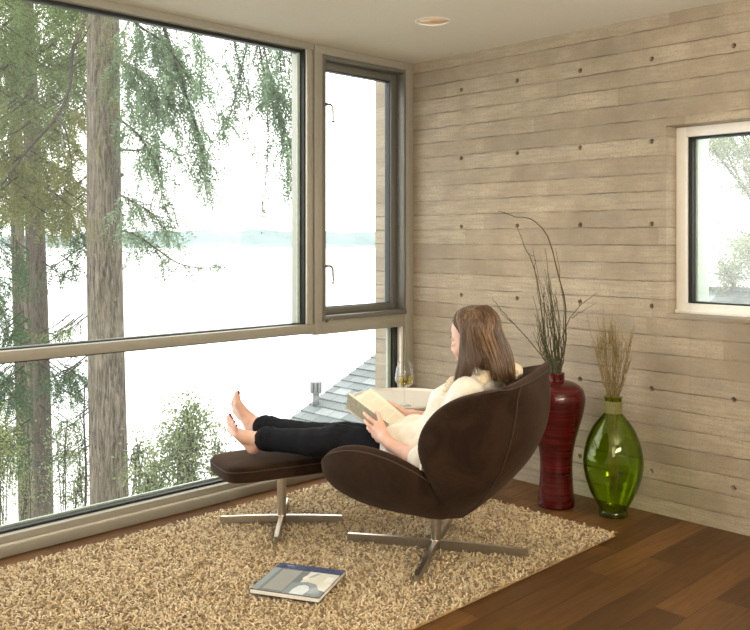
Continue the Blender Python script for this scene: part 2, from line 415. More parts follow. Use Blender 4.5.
# window wall: one frame grid with panes
XL = -5.2
def window_wall():
    f = MB(); B = .004
    f.box((XL, -.0115, 2.403), (-.812, .139, 2.44), B)               # head over the big pane
    f.box((-.8055, -.0105, 2.391), (-.0005, .141, 2.4395), B)                  # head over the casement
    f.box((-.853, -.004, .8685), (-.812, .138, 2.404), B)             # stile of the big pane
    f.box((-.806, -.012, .807), (-.747, .14, 2.396), B)              # mullion
    f.box((-.074, -.0125, .0), (-.001, .142, 2.396), B)                   # jamb at the concrete
    f.box((XL, -.0115, .822), (-.806, .1385, .870), B)                 # rail
    f.box((-.8055, -.0105, .806), (-.072, .1375, .889), B)
    f.box((XL, -.0118, .001), (-.073, .1395, .048), B)                   # sill, two steps
    f.box((XL, .010, .046), (-.074, .14, .086), B)
    w = f.build('window_1', M['alu'], smooth='auto'); struct(w)
    g = MB()
    g.box((XL, .035, 2.386), (-.853, .075, 2.405), .002); g.box((-.866, .012, .87), (-.8525, .060, 2.404), .002)
    g.box((XL, .035, .868), (-.853, .075, .876), .002)
    g.box((XL, .045, .085), (-.1, .085, .097), .002); g.box((-.124, .035, .09), (-.096, .085, .81), .002); g.box((XL, .045, .81), (-.1, .08, .824), .002)
    g.build('gasket', M['gasket'], w, smooth='auto')
    s = MB(); s.box((-.884, .045, .872), (-.867, .06, 2.39), .002); s.box((XL, .086, .094), (-.12, .1, .106), .002); s.box((-.152, .062, .1), (-.126, .08, .81), .002)
    s.build('glass_spacer', M['spacer'], w, smooth='auto')
    st = MB(); st.box((-.855, .0, .868), (-.847, .034, 2.404), .002); st.box((-.098, .0, .09), (-.080, .035, .81), .002); st.box((XL, -.002, .046), (-.074, .012, .053), .002)  # side stops, plus a lightened strip for the lit sill top
    st.build('glazing_stop', M['alu_lit'], w, smooth='auto')
    p = MB(); p.box((XL, .062, .872), (-.86, .070, 2.40)); p.build('upper_pane', M['pane'], w, smooth=False)
    p = MB(); p.box((XL, .072, .09), (-.10, .080, .818)); p.build('lower_pane', M['pane'], w, smooth=False)
    # casement
    c = MB(); x0, x1, z0, z1 = -.748, -.070, .888, 2.392
    c.box((x0, -.016, z0+.001), (x0+.022, .12, z1), .004); c.box((x1-.018, -.016, z0), (x1, .12, z1), .004)
    c.box((x0+.001, -.015, z1-.024), (x1-.001, .119, z1-.001), .004); c.box((x0-.002, -.022, z0-.006), (x1+.002, .121, z0+.022), .004)
    w2 = c.build('window_2', M['alu_dark'], smooth='auto'); struct(w2)
    q = MB(); a0, a1, b0, b1 = x0+.022, x1-.018, z0+.022, z1-.024
    for (u0, v0, u1, v1) in ((a0, b0, a0+.048, b1), (a1-.048, b0, a1, b1), (a0, b1-.044, a1, b1), (a0, b0, a1, b0+.04)):
        q.box((u0, .05+(.0008 if u1-u0 > .1 else 0), v0), (u1, .11-(.0008 if u1-u0 > .1 else 0), v1), .005)
    sash = q.build('sash', M['alu_dark'], w2, smooth='auto')
    gk = MB()
    for (u0, v0, u1, v1) in ((a1-.052, b0+.04, a1-.046, b1-.044), (a0+.046, b1-.05, a1-.046, b1-.042), (a0+.046, b0+.038, a1-.046, b0+.044), (a0+.046, b0+.04, a0+.050, b1-.044)):
        gk.box((u0, .06+(.0008 if u1-u0 > .1 else 0), v0), (u1, .1-(.0008 if u1-u0 > .1 else 0), v1))
    gk.build('gasket', M['gasket'], sash, smooth=False)
    pp = MB(); pp.box((a0+.047, .078, b0+.04), (a1-.047, .086, b1-.043)); pp.build('pane', M['pane'], sash, smooth=False)
    for zc, ln in ((2.105, .085), (1.19, .085)):
        h = MB(); h.box((x0+.004, -.022, zc-.006), (x0+.03, .006, zc+.012), .003)
        h.tube([(x0+.022, -.02, zc+.004), (x0+.044, -.030, zc+.003), (x0+.056, -.034, zc-.012), (x0+.060, -.034, zc-ln)], [.0065, .0065, .006, .0055], 8)
        h.lathe([(.006, -.006), (.0105, 0), (.006, .006)], (x0+.060, -.034, zc-ln-.008), 12, True)
        h.build('latch_handle', M['chrome'], w2, smooth='auto')
    h = MB(); h.box((x0+.02, -.03, z0-.014), (x0+.035, -.005, z0+.004), .002); h.tube([(x0+.028, -.03, z0-.008), (x0+.050, -.04, z0+.008)], .0045, 8)
    h.build('crank', M['chrome'], w2, smooth='auto')
window_wall()

# punched window in the concrete
def punched_window():
    f = MB(); x0, x1 = .10, .17
    for (a, b_, c, d) in ((NY1-.055, NY1, NZ0, NZ1), (NY0, NY0+.055, NZ0, NZ1), (NY0, NY1, NZ1-.05, NZ1), (NY0, NY1, NZ0, NZ0+.05)):
        f.box((x0+(.0015 if b_-a > .1 else 0), a, c), (x1-(.0015 if b_-a > .1 else 0), b_, d), .006)
    sill = f.box((x0-.012, NY0, NZ0), (x0+.01, NY1, NZ0+.016), .003)
    w = f.build('window_3', M['white_frame'], smooth='auto'); struct(w)
    g = MB(); a0, a1, b0, b1 = NY0+.055, NY1-.055, NZ0+.05, NZ1-.05
    for (a, b_, c, d) in ((a1-.022, a1, b0, b1), (a0, a0+.022, b0, b1), (a0, a1, b1-.011, b1), (a0, a1, b0, b0+.009)):
        g.box((x0+.018, a, c), (x1-.005, b_, d), .002)
    g.build('gasket', M['gasket'], w, smooth='auto')
    s = MB(); s.box((x1-.02, a1-.036, b0), (x1+.1, a1-.022, b1), .002); s.build('glass_spacer', M['spacer'], w, smooth='auto')
    p = MB(); p.box((x0+.04, a0+.015, b0+.006), (x0+.046, a1-.015, b1-.008)); p.build('pane', M['pane_dusty_hazed'], w, smooth=False)
punched_window()

# recessed downlight
def emis(name, col, st):
    g = G(name); return g.set(col, .4, 0, Emission_Color=col, Emission_Strength=st)
d = thing('recessed_downlight', 'small round recessed downlight glowing peach in the ceiling', 'light', (DL[0], DL[1], 2.44))
t = MB(); t.lathe([(HR-.002, .006), (HR-.002, -.001), (HR+.004, -.003), (HR+.012, -.002), (HR+.013, 0.0), (HR+.006, .004)], seg=48, closed=True); t.build('trim_ring', M['white_frame'], d)
t = MB(); t.lathe([(HR-.002, .003), (HR-.006, .02), (.062, .055), (.04, .075), (0, .08)], seg=48)
gr = G('satin copper reflector'); M['reflector'] = gr.set((.95, .70, .48, 1), .45, .3)
t.build('reflector', M['reflector'], d)
t = MB(); t.lathe([(0, .048), (.018, .052), (.024, .062), (.018, .074), (0, .077)], seg=32); t.build('bulb', emis('warm lamp glow', (1, .72, .42, 1), 20), d)
sl = bpy.data.lights.new('downlight_spot', 'SPOT'); sl.energy = 34; sl.color = (1, .78, .52); sl.spot_size = math.radians(105); sl.spot_blend = .9; sl.shadow_soft_size = .05
so = bpy.data.objects.new('downlight_spot', sl); COL.objects.link(so); so.location = (0, 0, -.012); so.parent = d
pl = bpy.data.lights.new('downlight_glow', 'POINT'); pl.energy = 11.0; pl.color = (1, .70, .42); pl.shadow_soft_size = .02
po = bpy.data.objects.new('downlight_glow', pl); COL.objects.link(po); po.location = (0, 0, .025); po.parent = d

# ------------------------------------------------------------ shag rug
RX0, RX1, RY0, RY1 = -3.05, -.445, -1.675, -.165
rug = thing('shag_rug', 'large beige shag rug under the lounge chair and footstool', 'rug', ((RX0+RX1)/2, (RY0+RY1)/2, 0))
cx, cy = (RX0+RX1)/2, (RY0+RY1)/2
b = MB(); b.box((RX0-cx, RY0-cy, .0005), (RX1-cx, RY1-cy, .010), .003); b.build('backing', simple('rug backing', (.42, .29, .15, 1), .9, 0, 120, .2, .3), rug, smooth='auto')
def pile():
    sp = .0096; r = np.random.default_rng(3)
    X, Y = np.meshgrid(np.arange(RX0+.004, RX1-.004, sp)-cx, np.arange(RY0+.004, RY1-.004, sp)-cy); n = X.size
    base = np.stack([X.ravel()+r.uniform(-.004, .004, n), Y.ravel()+r.uniform(-.004, .004, n), np.full(n, .008)], 1)
    a = r.uniform(0, 2*PI, n); lean = r.uniform(.006, .026, n); hgt = r.uniform(.012, .028, n)
    # a slow swirl so that the pile lies in patches
    sw = np.sin(base[:, 0]*9+np.sin(base[:, 1]*7)*2)+np.sin(base[:, 1]*11+np.sin(base[:, 0]*5)*2); a = a+sw*.5
    R = 4; K = 4; rings = []
    curl = r.uniform(-2.4, 2.4, n)
    for k in range(R):
        t = k/(R-1); aa = a+curl*t; dx = np.cos(aa)*lean*t**1.3; dy = np.sin(aa)*lean*t**1.3; dz = hgt*(t-.5*t*t*(lean/.022))
        c = base+np.stack([dx, dy, dz], 1); w = .0044*(1-.2*t)
        for j in range(K):
            th = j*2*PI/K+a; rings.append(c+np.stack([np.cos(th)*w, np.sin(th)*w, np.zeros(n)+(.001 if j % 2 else -.001)], 1))
    V = np.stack(rings, 1); m = R*K; Fs = []
    for k in range(R-1):
        for j in range(K): Fs.append((k*K+j, k*K+(j+1) % K, (k+1)*K+(j+1) % K, (k+1)*K+j))
    Fs.append(tuple((R-1)*K+j for j in range(K)))
    F = (np.array(Fs)[None]+(np.arange(n)*m)[:, None, None]).reshape(-1, 4)
    t = r.uniform(0, 1, n)[:, None]; dark = (r.uniform(0, 1, n) < .30)[:, None]
    col = (1-t)*np.array([.60, .445, .24])+t*np.array([.93, .79, .54]); col = np.where(dark, np.array([.28, .185, .085]), col)
    return V.reshape(-1, 3), F, np.repeat(col, m, 0)
g = G('beige shag yarn'); a = g.n('ShaderNodeAttribute'); a.attribute_name = 'Col'; P, _ = g.pos()
M['yarn'] = g.set(g.mix(g.mapr(g.noise(P, 420, 2), .35, .65, 0, .35), a.outputs['Color'], (.44, .32, .17, 1)), .9, 0, Sheen_Weight=.25)
V, F, C_ = pile(); o = npmesh('pile', V, F, M['yarn'], rug, C_); o['kind'] = 'stuff'

# ------------------------------------------------------------ lounge chair and footstool in brown suede
def suede(name, c0, c1):
    g = G(name); P, _ = g.obj(); n1 = g.noise(P, 6, 6, .68, .8); n2 = g.noise(P, 160, 3)
    c = g.mix(g.mapr(n1, .38, .62), c0, c1); c = g.mix(g.mapr(n2, .4, .7, 0, .25), c, tuple(x*.6 for x in c0[:3])+(1,))
    g.bump(n2, .12, .002); return g.set(c, .88, 0, Specular_IOR_Level=.13, Sheen_Weight=.12, Sheen_Roughness=.5, Sheen_Tint=(.62, .42, .30, 1))
M['suede'] = suede('dark brown suede', (.019, .0098, .0056, 1), (.037, .0205, .0122, 1))
CH = math.radians(112)
CO = (-1.17, -1.24, 0)
chair = thing('lounge_chair', 'brown suede shell lounge chair on a four-legged steel swivel base', 'chair', CO, CH)
def interp(tab, z, col):
    zs = [r[0] for r in tab]; return float(np.interp(z, zs, [r[col] for r in tab]))
def smooth_cols(rows, n):
    """densify table rows with Catmull-Rom"""
    A = [Vector(r[:3]) for r in rows]; B = [Vector((r[3], 0, 0)) for r in rows]
    a = smoothpath(A, n); c = smoothpath(B, n); return [(p.x, p.y, p.z, q.x) for p, q in zip(a, c)]
def chair_back():
    rows = [(.168, -.10, .05, -.06), (.20, -.165, .125, -.078), (.25, -.225, .205, -.095), (.30, -.282, .275, -.112), (.36, -.340, .330, -.112), (.43, -.398, .366, -.086),
            (.52, -.446, .386, -.062), (.60, -.470, .395, -.078), (.68, -.476, .398, -.135), (.735, -.466, .397, -.215), (.765, -.456, .392, -.31), (.780, -.446, .385, -.385)]
    T = smooth_cols(rows, 26); NU = 22; b = MB(); rings = []
    def pt(ph, Xr, W, xf, z):
        c, s = math.cos(ph), math.sin(ph); return (xf+(Xr-xf)*c**.82 if c > 1e-9 else xf, W*math.copysign(abs(s)**.82, s), z)
    for i, (z, Xr, W_, xf) in enumerate(T):
        t = min(.062, .25*W_+.006); ring = []
        dn = .0
        for k in range(NU+1):
            ph = PI/2-PI*k/NU; ring.append(pt(ph, Xr, W_, xf, z))
        ring.append((xf+.014, -W_+t*.5, z))
        for k in range(NU+1):
            ph = -PI/2+PI*k/NU; ring.append(pt(ph, min(Xr+t, xf-.01), max(W_-t, .01), xf, z+.004))
        ring.append((xf+.014, W_-t*.5, z)); rings.append(ring)
    # rolled top edge
    z, Xr, W_, xf = T[-1]; t = .062
    for f, dz in ((.30, .011), (.5, .014)):
        ring = []
        for k in range(NU+1): ring.append(pt(PI/2-PI*k/NU, Xr+t*f, W_-t*f, xf-.004, z+dz))
        ring.append((xf-.004, -W_+t*.5, z+dz))
        for k in range(NU+1): ring.append(pt(-PI/2+PI*k/NU, Xr+t*(1-f), W_-t*(1-f), xf-.004, z+dz))
        ring.append((xf-.004, W_-t*.5, z+dz)); rings.append(ring)
    b.grid([r+[r[0]] for r in rings]); n = len(rings[0])
    b.add(rings[0], [tuple(range(n))])
    o = b.build('backrest', M['suede'], chair, subsurf=1, merge=.0008)
    s = MB()
    for sg in (1, -1):
        ph = sg*math.radians(37)
        pts = [Vector(pt(ph, Xr, W_, xf, z)) for z, Xr, W_, xf in T[1:]]
        pts = [p+Vector((p.x+.1, p.y, 0)).normalized()*.0008 for p in pts]; s.tube(pts, .0028, 6)
    for off in (1,):
        pts = [pt(PI/2-PI*k/40, T[-1][1]-.001, T[-1][2]+.001, T[-1][3]+.0, T[-1][0]+.004) for k in range(41)]; s.tube(pts, .003, 6)
    s.build('seam', simple('brown seam cord', (.05, .031, .02, 1), .8), o)
    tg = MB(); tg.box((-.0765, .3785, .455), (-.0705, .3835, .478), .001); tg.build('care_tag', M['white_frame'], o)['label'] = 'small white care tag'
chair_back()
def chair_seat():
    half = [(.487, 0, .352), (.462, .15, .368), (.418, .255, .415), (.335, .328, .472), (.215, .362, .500), (.085, .372, .487), (-.04, .362, .442), (-.115, .30, .375), (-.15, .18, .30), (-.16, 0, .27)]
    full = half+[(x, -y, z) for x, y, z in half[-2:0:-1]]; full.append(full[0])
    rim = smoothpath(full, 65)[:-1]; bot = Vector((-.03, 0, .172)); cen = Vector((.09, 0, .335)); rings = []
    for s in (.0, .14, .28, .42, .55, .68, .79, .88, .95, 1.0):
        ring = []
        for p in rim:
            f = math.sin(s*PI/2)**.92; zf = 1-math.cos(s*PI/2)
            ring.append((bot.x+(p.x-bot.x)*f, bot.y+(p.y-bot.y)*f, bot.z+(p.z-.014-bot.z)*zf))
        rings.append(ring)
    for f, dz, bl in ((.995, .004, 0), (.965, .016, 0), (.92, .018, 0), (.86, .006, .06), (.77, 0, .28), (.62, 0, .58), (.42, 0, .86), (.2, 0, .97), (.0, 0, 1)):
        rings.append([(cen.x+(p.x-cen.x)*f, p.y*f, (p.z+dz)*(1-bl)+cen.z*bl) for p in rim])
    b = MB(); b.grid([r+[r[0]] for r in rings]); o = b.build('seat', M['suede'], chair, subsurf=1, merge=.0008)
    s = MB(); pts = [(cen.x+(p.x-cen.x)*.998, p.y*.998, p.z-.004) for p in rim]; s.tube(pts+[pts[0]], .003, 6, cap=False); s.build('seam', bpy.data.materials['brown seam cord'], o)
chair_seat()
def swivel_base(root, ang, ln, ztop, off=(0, 0)):
    ox, oy = off
    p = MB(); p.lathe([(.0, .016), (.021, .016), (.0215, .02), (.0215, ztop), (0, ztop)], (ox, oy, 0), 32); p.lathe([(.0215, .05), (.0225, .052), (.0225, .058), (.0215, .06)], (ox, oy, 0), 32, True)
    p.lathe([(.0, ztop-.008), (.075, ztop-.008), (.078, ztop-.003), (.075, ztop), (0, ztop)], (ox, oy, 0), 32)
    p.build('post', M['steel'], root, smooth='auto')
    for k in range(4):
        a = ang+k*PI/2; d = Vector((math.cos(a), math.sin(a), 0)); n = Vector((-d.y, d.x, 0)); b = MB()
        V = []
        for r_, zt, zb, w in ((.012, .058, .016, .010), (ln*.55, .056, .019, .0095), (ln-.004, .052, .022, .009), (ln, .050, .024, .007)):
            for sx, zz in ((-1, zb), (1, zb), (1, zt), (-1, zt)): V.append(Vector((ox, oy, 0))+d*r_+n*w*sx+Vector((0, 0, zz)))
        F = [(i*4+j, i*4+(j+1) % 4, i*4+4+(j+1) % 4, i*4+4+j) for i in range(3) for j in range(4)]+[(3, 2, 1, 0), (12, 13, 14, 15)]
        b.add(V, F); b.build('leg', M['steel'], root, smooth=False)
swivel_base(chair, math.radians(-59-112), .395, .19)

FO = (CO[0]+.772*math.cos(CH)+.025*math.sin(CH), CO[1]+.772*math.sin(CH)-.025*math.cos(CH), 0)
stool = thing('footstool', 'brown suede footstool on a steel cross base, bare feet resting on it', 'footstool', FO, CH+math.radians(52))
def cushion():
    b = MB(); rings = []; n = 64
    def outline(f, z):
        R = []
        for k in range(n):
            a = 2*PI*k/n; c, s = math.cos(a), math.sin(a); e = 2/5.5
            R.append((f*.315*math.copysign(abs(c)**e, c), f*.170*math.copysign(abs(s)**e, s), z))
        return R
    for f, z in ((0, .270), (.5, .270), (.88, .271), (.965, .273), (.99, .279), (1.0, .290), (1.0, .316), (.99, .330), (.97, .338), (.93, .343), (.8, .347), (.5, .352), (0, .354)): rings.append(outline(f, z))
    b.grid([r+[r[0]] for r in rings]); o = b.build('cushion', M['suede'], stool, subsurf=1, merge=.0006)
    s = MB(); q = outline(1.002, .322); s.tube(q+[q[0]], .0025, 6, cap=False); s.build('seam', bpy.data.materials['brown seam cord'], o)
cushion()
swivel_base(stool, math.radians(-43-164), .285, .273, (0, 0))

# ------------------------------------------------------------ side table, wine glass, wine
TB = (-.625, -.53)
table = thing('side_table', 'round white side table with a raised rim near the window corner', 'table', (*TB, 0))
b = MB(); b.lathe([(0, .462), (.20, .462), (.262, .470), (.281, .486), (.285, .502), (.283, .507), (.278, .506), (.272, .499), (.26, .496), (0, .496)], seg=96); b.build('tabletop', simple('white lacquered tray', (.86, .83, .76, 1), .28, 0, 20, .02), table)
b = MB(); b.lathe([(0, .0115), (.17, .0115), (.175, .0165), (.17, .022), (.06, .028), (.03, .04), (.025, .1), (.025, .44), (.05, .4615), (0, .4615)], seg=48); b.build('pedestal', simple('dark walnut pedestal', (.05, .028, .018, 1), .4), table)
def thin_glass(name, col, ior=1.45, edge=None, rough=.01, refl=1.0):
    g = G(name); t = g.n('ShaderNodeBsdfTransparent'); gl = g.n('ShaderNodeBsdfGlossy'); gl.inputs['Roughness'].default_value = rough
    fr, fac = g.schlick(.04, refl)
    c = g.mix(g.mapr(g.math('POWER', fac, 2.0), .15, 1.0), col, edge or col); g.put(t.inputs[0], c)
    mx = g.n('ShaderNodeMixShader'); g.put(mx.inputs[0], fr); g.t.links.new(t.outputs[0], mx.inputs[1]); g.t.links.new(gl.outputs[0], mx.inputs[2])
    return g.surf(mx.outputs[0])
M['wineglass'] = thin_glass('clear wine glass', (.985, .985, .98, 1), 1.5, (.80, .80, .77, 1))
M['wine'] = thin_glass('white wine', (.95, .88, .55, 1), 1.33, (.84, .70, .30, 1))
GL = (-.764, -.665, .4962)
gls = [(0, .0005), (.036, .0005), (.0365, .002), (.02, .005), (.007, .010), (.0042, .02), (.0038, .06), (.0042, .088), (.010, .094), (.030, .102), (.043, .118), (.0475, .136), (.0465, .155), (.040, .19), (.0325, .222), (.0315, .2225), (.0312, .221), (.039, .189), (.0452, .155), (.0462, .136), (.042, .120), (.029, .105), (.012, .098), (0, .0965)]
b = MB(); b.lathe(gls, seg=64); o = b.build('wine_glass', M['wineglass']); o.location = GL
tag(o, 'stemmed wine glass on the white side table', 'wine glass')
b = MB(); b.lathe([(0, .0975), (.0115, .0988), (.0285, .1058), (.0412, .1206), (.0452, .136), (.0449, .147), (0, .147)], seg=64); o = b.build('white_wine', M['wine']); o.location = GL
tag(o, 'pale yellow white wine filling the lower bowl of the glass', 'wine')

# ------------------------------------------------------------ magazine lying on the rug
def magazine():
    P0, P1, P2, P3 = [Vector(p) for p in ((-2.034, -1.092, 0), (-1.905, -1.342, 0), (-1.663, -1.21, 0), (-1.799, -.945, 0))]
    c = (P0+P1+P2+P3)/4; ax = ((P1-P0)+(P2-P3)).normalized(); ang = math.atan2(ax.y, ax.x); hw, hh = .139, .137
    m = thing('magazine', 'glossy magazine with a navy band and bathroom photo lying on the rug', 'magazine', (c.x, c.y, .029), ang)
    b = MB(); b.box((-hw+.002, -hh+.002, .001), (hw-.002, hh-.002, .0165), .001); b.build('pages', simple('white page block', (.86, .85, .82, 1), .7, 0, 300, .06), m, smooth='auto')
    b = MB(); b.box((-hw, -hh, .0166), (hw, hh, .0178)); b.box((-hw, -hh, 0), (hw, hh, .001)); b.box((-hw, hh-.0015, 0), (hw, hh, .0178))
    cv = b.build('cover', simple('black glossy cover edge', (.02, .022, .028, 1), .25), m, smooth=False)
    z = [.0179]
    def patch(name, poly, col, rough=.22):
        q = MB(); n = len(poly); z[0] += .00006
        q.add([(x, y, .0175) for x, y in poly]+[(x, y, z[0]) for x, y in poly], [tuple(range(n))[::-1], tuple(range(n, 2*n))]+[(i, (i+1) % n, n+(i+1) % n, n+i) for i in range(n)])
        return q.build(name, simple('print '+name+str(len(bpy.data.materials)), (*col, 1), rough, 0, 30, .03, Coat_Weight=.3), cv, smooth=False)
    e = .002; yb = hh-.052
    patch('masthead_band', [(-hw+e, yb), (hw-e, yb), (hw-e, hh-e), (-hw+e, hh-e)], (.035, .045, .13))
    for k in range(5): patch('masthead_letter', [(-hw+.04+k*.006, hh-.022), (-hw+.0445+k*.006, hh-.022), (-hw+.0445+k*.006, hh-.016), (-hw+.04+k*.006, hh-.016)], (.30, .33, .42))
    x0, x1, y0, y1 = -hw+e, hw-e, -hh+e, yb-.001; wq = x1-x0; hq = y1-y0; R = lambda u, v: (x0+u*wq, y0+v*hq)
    patch('cover_photo', [R(0, 0), R(1, 0), R(1, 1), R(0, 1)], (.20, .225, .22))
    patch('photo_wall', [R(0, .02), R(.1, .02), R(.1, 1), R(0, 1)], (.29, .35, .35))
    patch('photo_mirror', [R(.15, .08), R(.44, .08), R(.44, .97), R(.15, .97)], (.35, .36, .33))
    patch('photo_counter', [R(.56, .45), R(1, .25), R(1, 1), R(.56, 1)], (.72, .70, .60))
    patch('photo_floor', [R(.46, 0), R(.95, 0), R(.95, .2), R(.8, .5), R(.66, .55), R(.46, .45)], (.27, .31, .32))
    el = lambda u, v, a, b_, s=0: [R(u+a*math.cos(t)+s*b_*math.sin(t), v+b_*math.sin(t)) for t in np.linspace(0, 2*PI, 28)[:-1]]
    patch('photo_basin', el(.63, .80, .075, .17, .3), (.80, .80, .76))
    patch('photo_basin_shade', el(.665, .84, .035, .13, .3), (.45, .47, .44))
    patch('photo_bowl', [R(.56, .02), R(.76, .02), R(.78, .25), R(.73, .38), R(.66, .42), R(.59, .36), R(.555, .2)], (.70, .76, .78))
    patch('photo_towel', [R(.86, .62), R(.97, .62), R(.97, .86), R(.86, .86)], (.86, .85, .78))
magazine()

# ------------------------------------------------------------ vases
def lacquer():
    g = G('red lacquer over coiled bamboo'); P, (x, y, z) = g.obj()
    w = g.noise(g.vec(g.math('MULTIPLY', x, 6), g.math('MULTIPLY', y, 6), g.math('MULTIPLY', z, 190)), 1.0, 4, .6); w2 = g.noise(g.vec(x, y, g.math('MULTIPLY', z, 40)), 1.0, 3)
    c = g.ramp(g.math('ADD', g.math('MULTIPLY', w, .6), g.math('MULTIPLY', w2, .4)), [(.36, (.016, .002, .002)), (.5, (.065, .004, .004)), (.66, (.13, .009, .008))])
    g.bump(w, .2, .002); return g.set(c, .25, 0, Specular_IOR_Level=.3, Coat_Weight=.35, Coat_Roughness=.06)
RV = (-.236, -1.221, 0)
rv = thing('floor_vase', 'tall red lacquered vase with a narrow waist standing by the concrete wall', 'vase', RV)
prof = [(0, .001), (.088, .001), (.092, .006), (.091, .03), (.084, .11), (.081, .19), (.083, .25), (.094, .32), (.112, .39), (.131, .455), (.143, .515), (.144, .55), (.134, .585), (.108, .612), (.070, .626), (.045, .631), (.042, .638), (.042, .660), (.045, .667), (.041, .669), (.036, .664), (.036, .635), (.10, .585), (.12, .53), (.07, .25), (.05, .05), (0, .04)]
pp_ = smoothpath([(r_, 0, z_) for r_, z_ in prof[2:19]], 70); b = MB(); b.lathe(prof[:2]+[(p.x, p.z) for p in pp_]+prof[19:], seg=72); b.build('vase_body', lacquer(), rv)
GV = (-.172, -1.505, 0)
gv = thing('glass_vase', 'rounded green glass vase with a cord-wrapped neck on the wood floor', 'vase', GV)
prof = [(.0, .006), (.055, .006), (.066, .001), (.070, .006), (.068, .020), (.066, .032), (.080, .058), (.108, .110), (.133, .180), (.1435, .245), (.140, .300), (.125, .365), (.098, .425), (.066, .470), (.045, .495), (.041, .505), (.0405, .560), (.044, .572), (.0455, .577), (.042, .578)]
pp_ = smoothpath([(r_, 0, z_) for r_, z_ in prof[3:]], 70); outer = prof[:3]+[(p.x, p.z) for p in pp_]
M['green'] = thin_glass('bottle green glass', (.80, .90, .30, 1), 1.5, (.16, .30, .03, 1), .02, 1.2)
inner = [(max(0, r_-.006), max(z_, .028)) for r_, z_ in outer[3:]][::-1]
b = MB(); b.lathe(outer+inner+[(0, .028)], seg=80); b.build('vase_body', M['green'], gv)
b = MB()
for k in range(13): b.lathe([(.0415+.0022*math.cos(t), .500+.0046*k+.0026*math.sin(t)) for t in np.linspace(0, 2*PI, 9)[:-1]], seg=48, closed=True)
b.build('neck_cord', simple('twisted straw cord', (.21, .20, .07, 1), .85, 0, 150, .3, .3), gv)['label'] = 'straw cord wound round the neck'

# ------------------------------------------------------------ branches and grasses in the vases
M['twig'] = simple('willow bark', (.075, .055, .026, 1), .75, 0, 60, .35)
M['twig_green'] = simple('greenish willow bark', (.075, .078, .034, 1), .7, 0, 60, .35)
M['straw'] = simple('dry golden grass', (.25, .185, .07, 1), .8, 0, 40, .3)
def stem(name, paths, mat, label, cat, group=None, r0=.0042):
    b = MB()
    for i, (p, ra) in enumerate(paths):
        q = smoothpath(p, 22)
        q = [v+Vector([random.uniform(-1, 1)*.0035*(k > 0) for _ in range(3)]) for k, v in enumerate(q)]
        b.tube(q, [ra*(1-.72*k/21) for k in range(22)], 6)
    return tag(b.build(name, mat), label, cat, group)
vin = (-.232, -1.224, .30)
stem('willow_branch', [([vin, (-.229, -1.228, .673), (-.205, -1.252, .784), (-.201, -1.255, .981), (-.228, -1.229, 1.158), (-.269, -1.189, 1.365), (-.327, -1.133, 1.441), (-.388, -1.072, 1.461), (-.446, -1.016, 1.487)], .0050)], M['twig'], 'tallest willow branch in the red vase, its tip arching over to the left', 'branch')
stem('willow_branch', [([vin, (-.233, -1.224, .673), (-.276, -1.182, .784), (-.29, -1.168, 1.011), (-.314, -1.145, 1.188), (-.348, -1.111, 1.30), (-.377, -1.083, 1.406)], .0045), ([(-.314, -1.145, 1.188), (-.322, -1.15, 1.25), (-.35, -1.13, 1.275)], .002)], M['twig'], 'dark willow branch in the red vase leaning left below the arching one', 'branch')
stem('willow_branch', [([vin, (-.236, -1.221, .667), (-.269, -1.189, .723), (-.388, -1.072, .915), (-.441, -1.021, .996), (-.469, -.993, 1.047)], .0036), ([(-.388, -1.072, .915), (-.421, -1.041, .951), (-.45, -1.012, 1.001)], .0022)], M['twig'], 'thin forked branch reaching far left from the red vase behind the head', 'branch')
stem('willow_branch', [([vin, (-.218, -1.238, .673), (-.205, -1.251, .87), (-.187, -1.268, .941), (-.148, -1.307, 1.011), (-.088, -1.366, 1.072)], .0036), ([(-.178, -1.277, .946), (-.142, -1.313, .981), (-.084, -1.369, 1.026)], .002), ([(-.15, -1.305, 1.008), (-.157, -1.30, 1.03), (-.145, -1.31, 1.045)], .0018)], M['twig'], 'forked branch reaching right from the red vase above the green one', 'branch')
R_ = Vector((.7157, -.6984, 0)); D_ = Vector((.6984, .7157, 0))
for k in range(34):
    u = random.uniform(-1, 1); dp = random.uniform(-.5, .5); top = random.uniform(.90, 1.34) if abs(u) < .75 else random.uniform(.82, 1.08)
    top = min(top, 1.30); base = Vector((RV[0], RV[1], .36))+R_*u*.02
    lean = random.uniform(-.06, .0)
    pts = [base, Vector((RV[0], RV[1], .665))+R_*(u*.026)+D_*dp*.03]
    for t in (.3, .6, 1):
        z = .665+(top-.665)*t
        pts.append(Vector((RV[0], RV[1], z))+R_*(u*.058*min(1, t*2.6)+(-.012)*min(1, t*2)+lean*t**2*1.2+random.uniform(-.012, .012))+D_*(dp*.09*t+random.uniform(-.01, .01)-.02*t))
    side = []
    q = pts[3]; side = [([q, q+R_*random.uniform(-.02, .02)+Vector((0, 0, .06)), q+R_*random.uniform(-.04, .03)+Vector((0, 0, .12))], .0016)]
    stem('willow_twig', [(pts, random.uniform(.0030, .0045))]+side, M['twig_green'] if k % 3 else M['twig'], 'thin greenish willow twig in the upright bunch in the red vase', 'branch', 'upright willow twigs in the red vase')
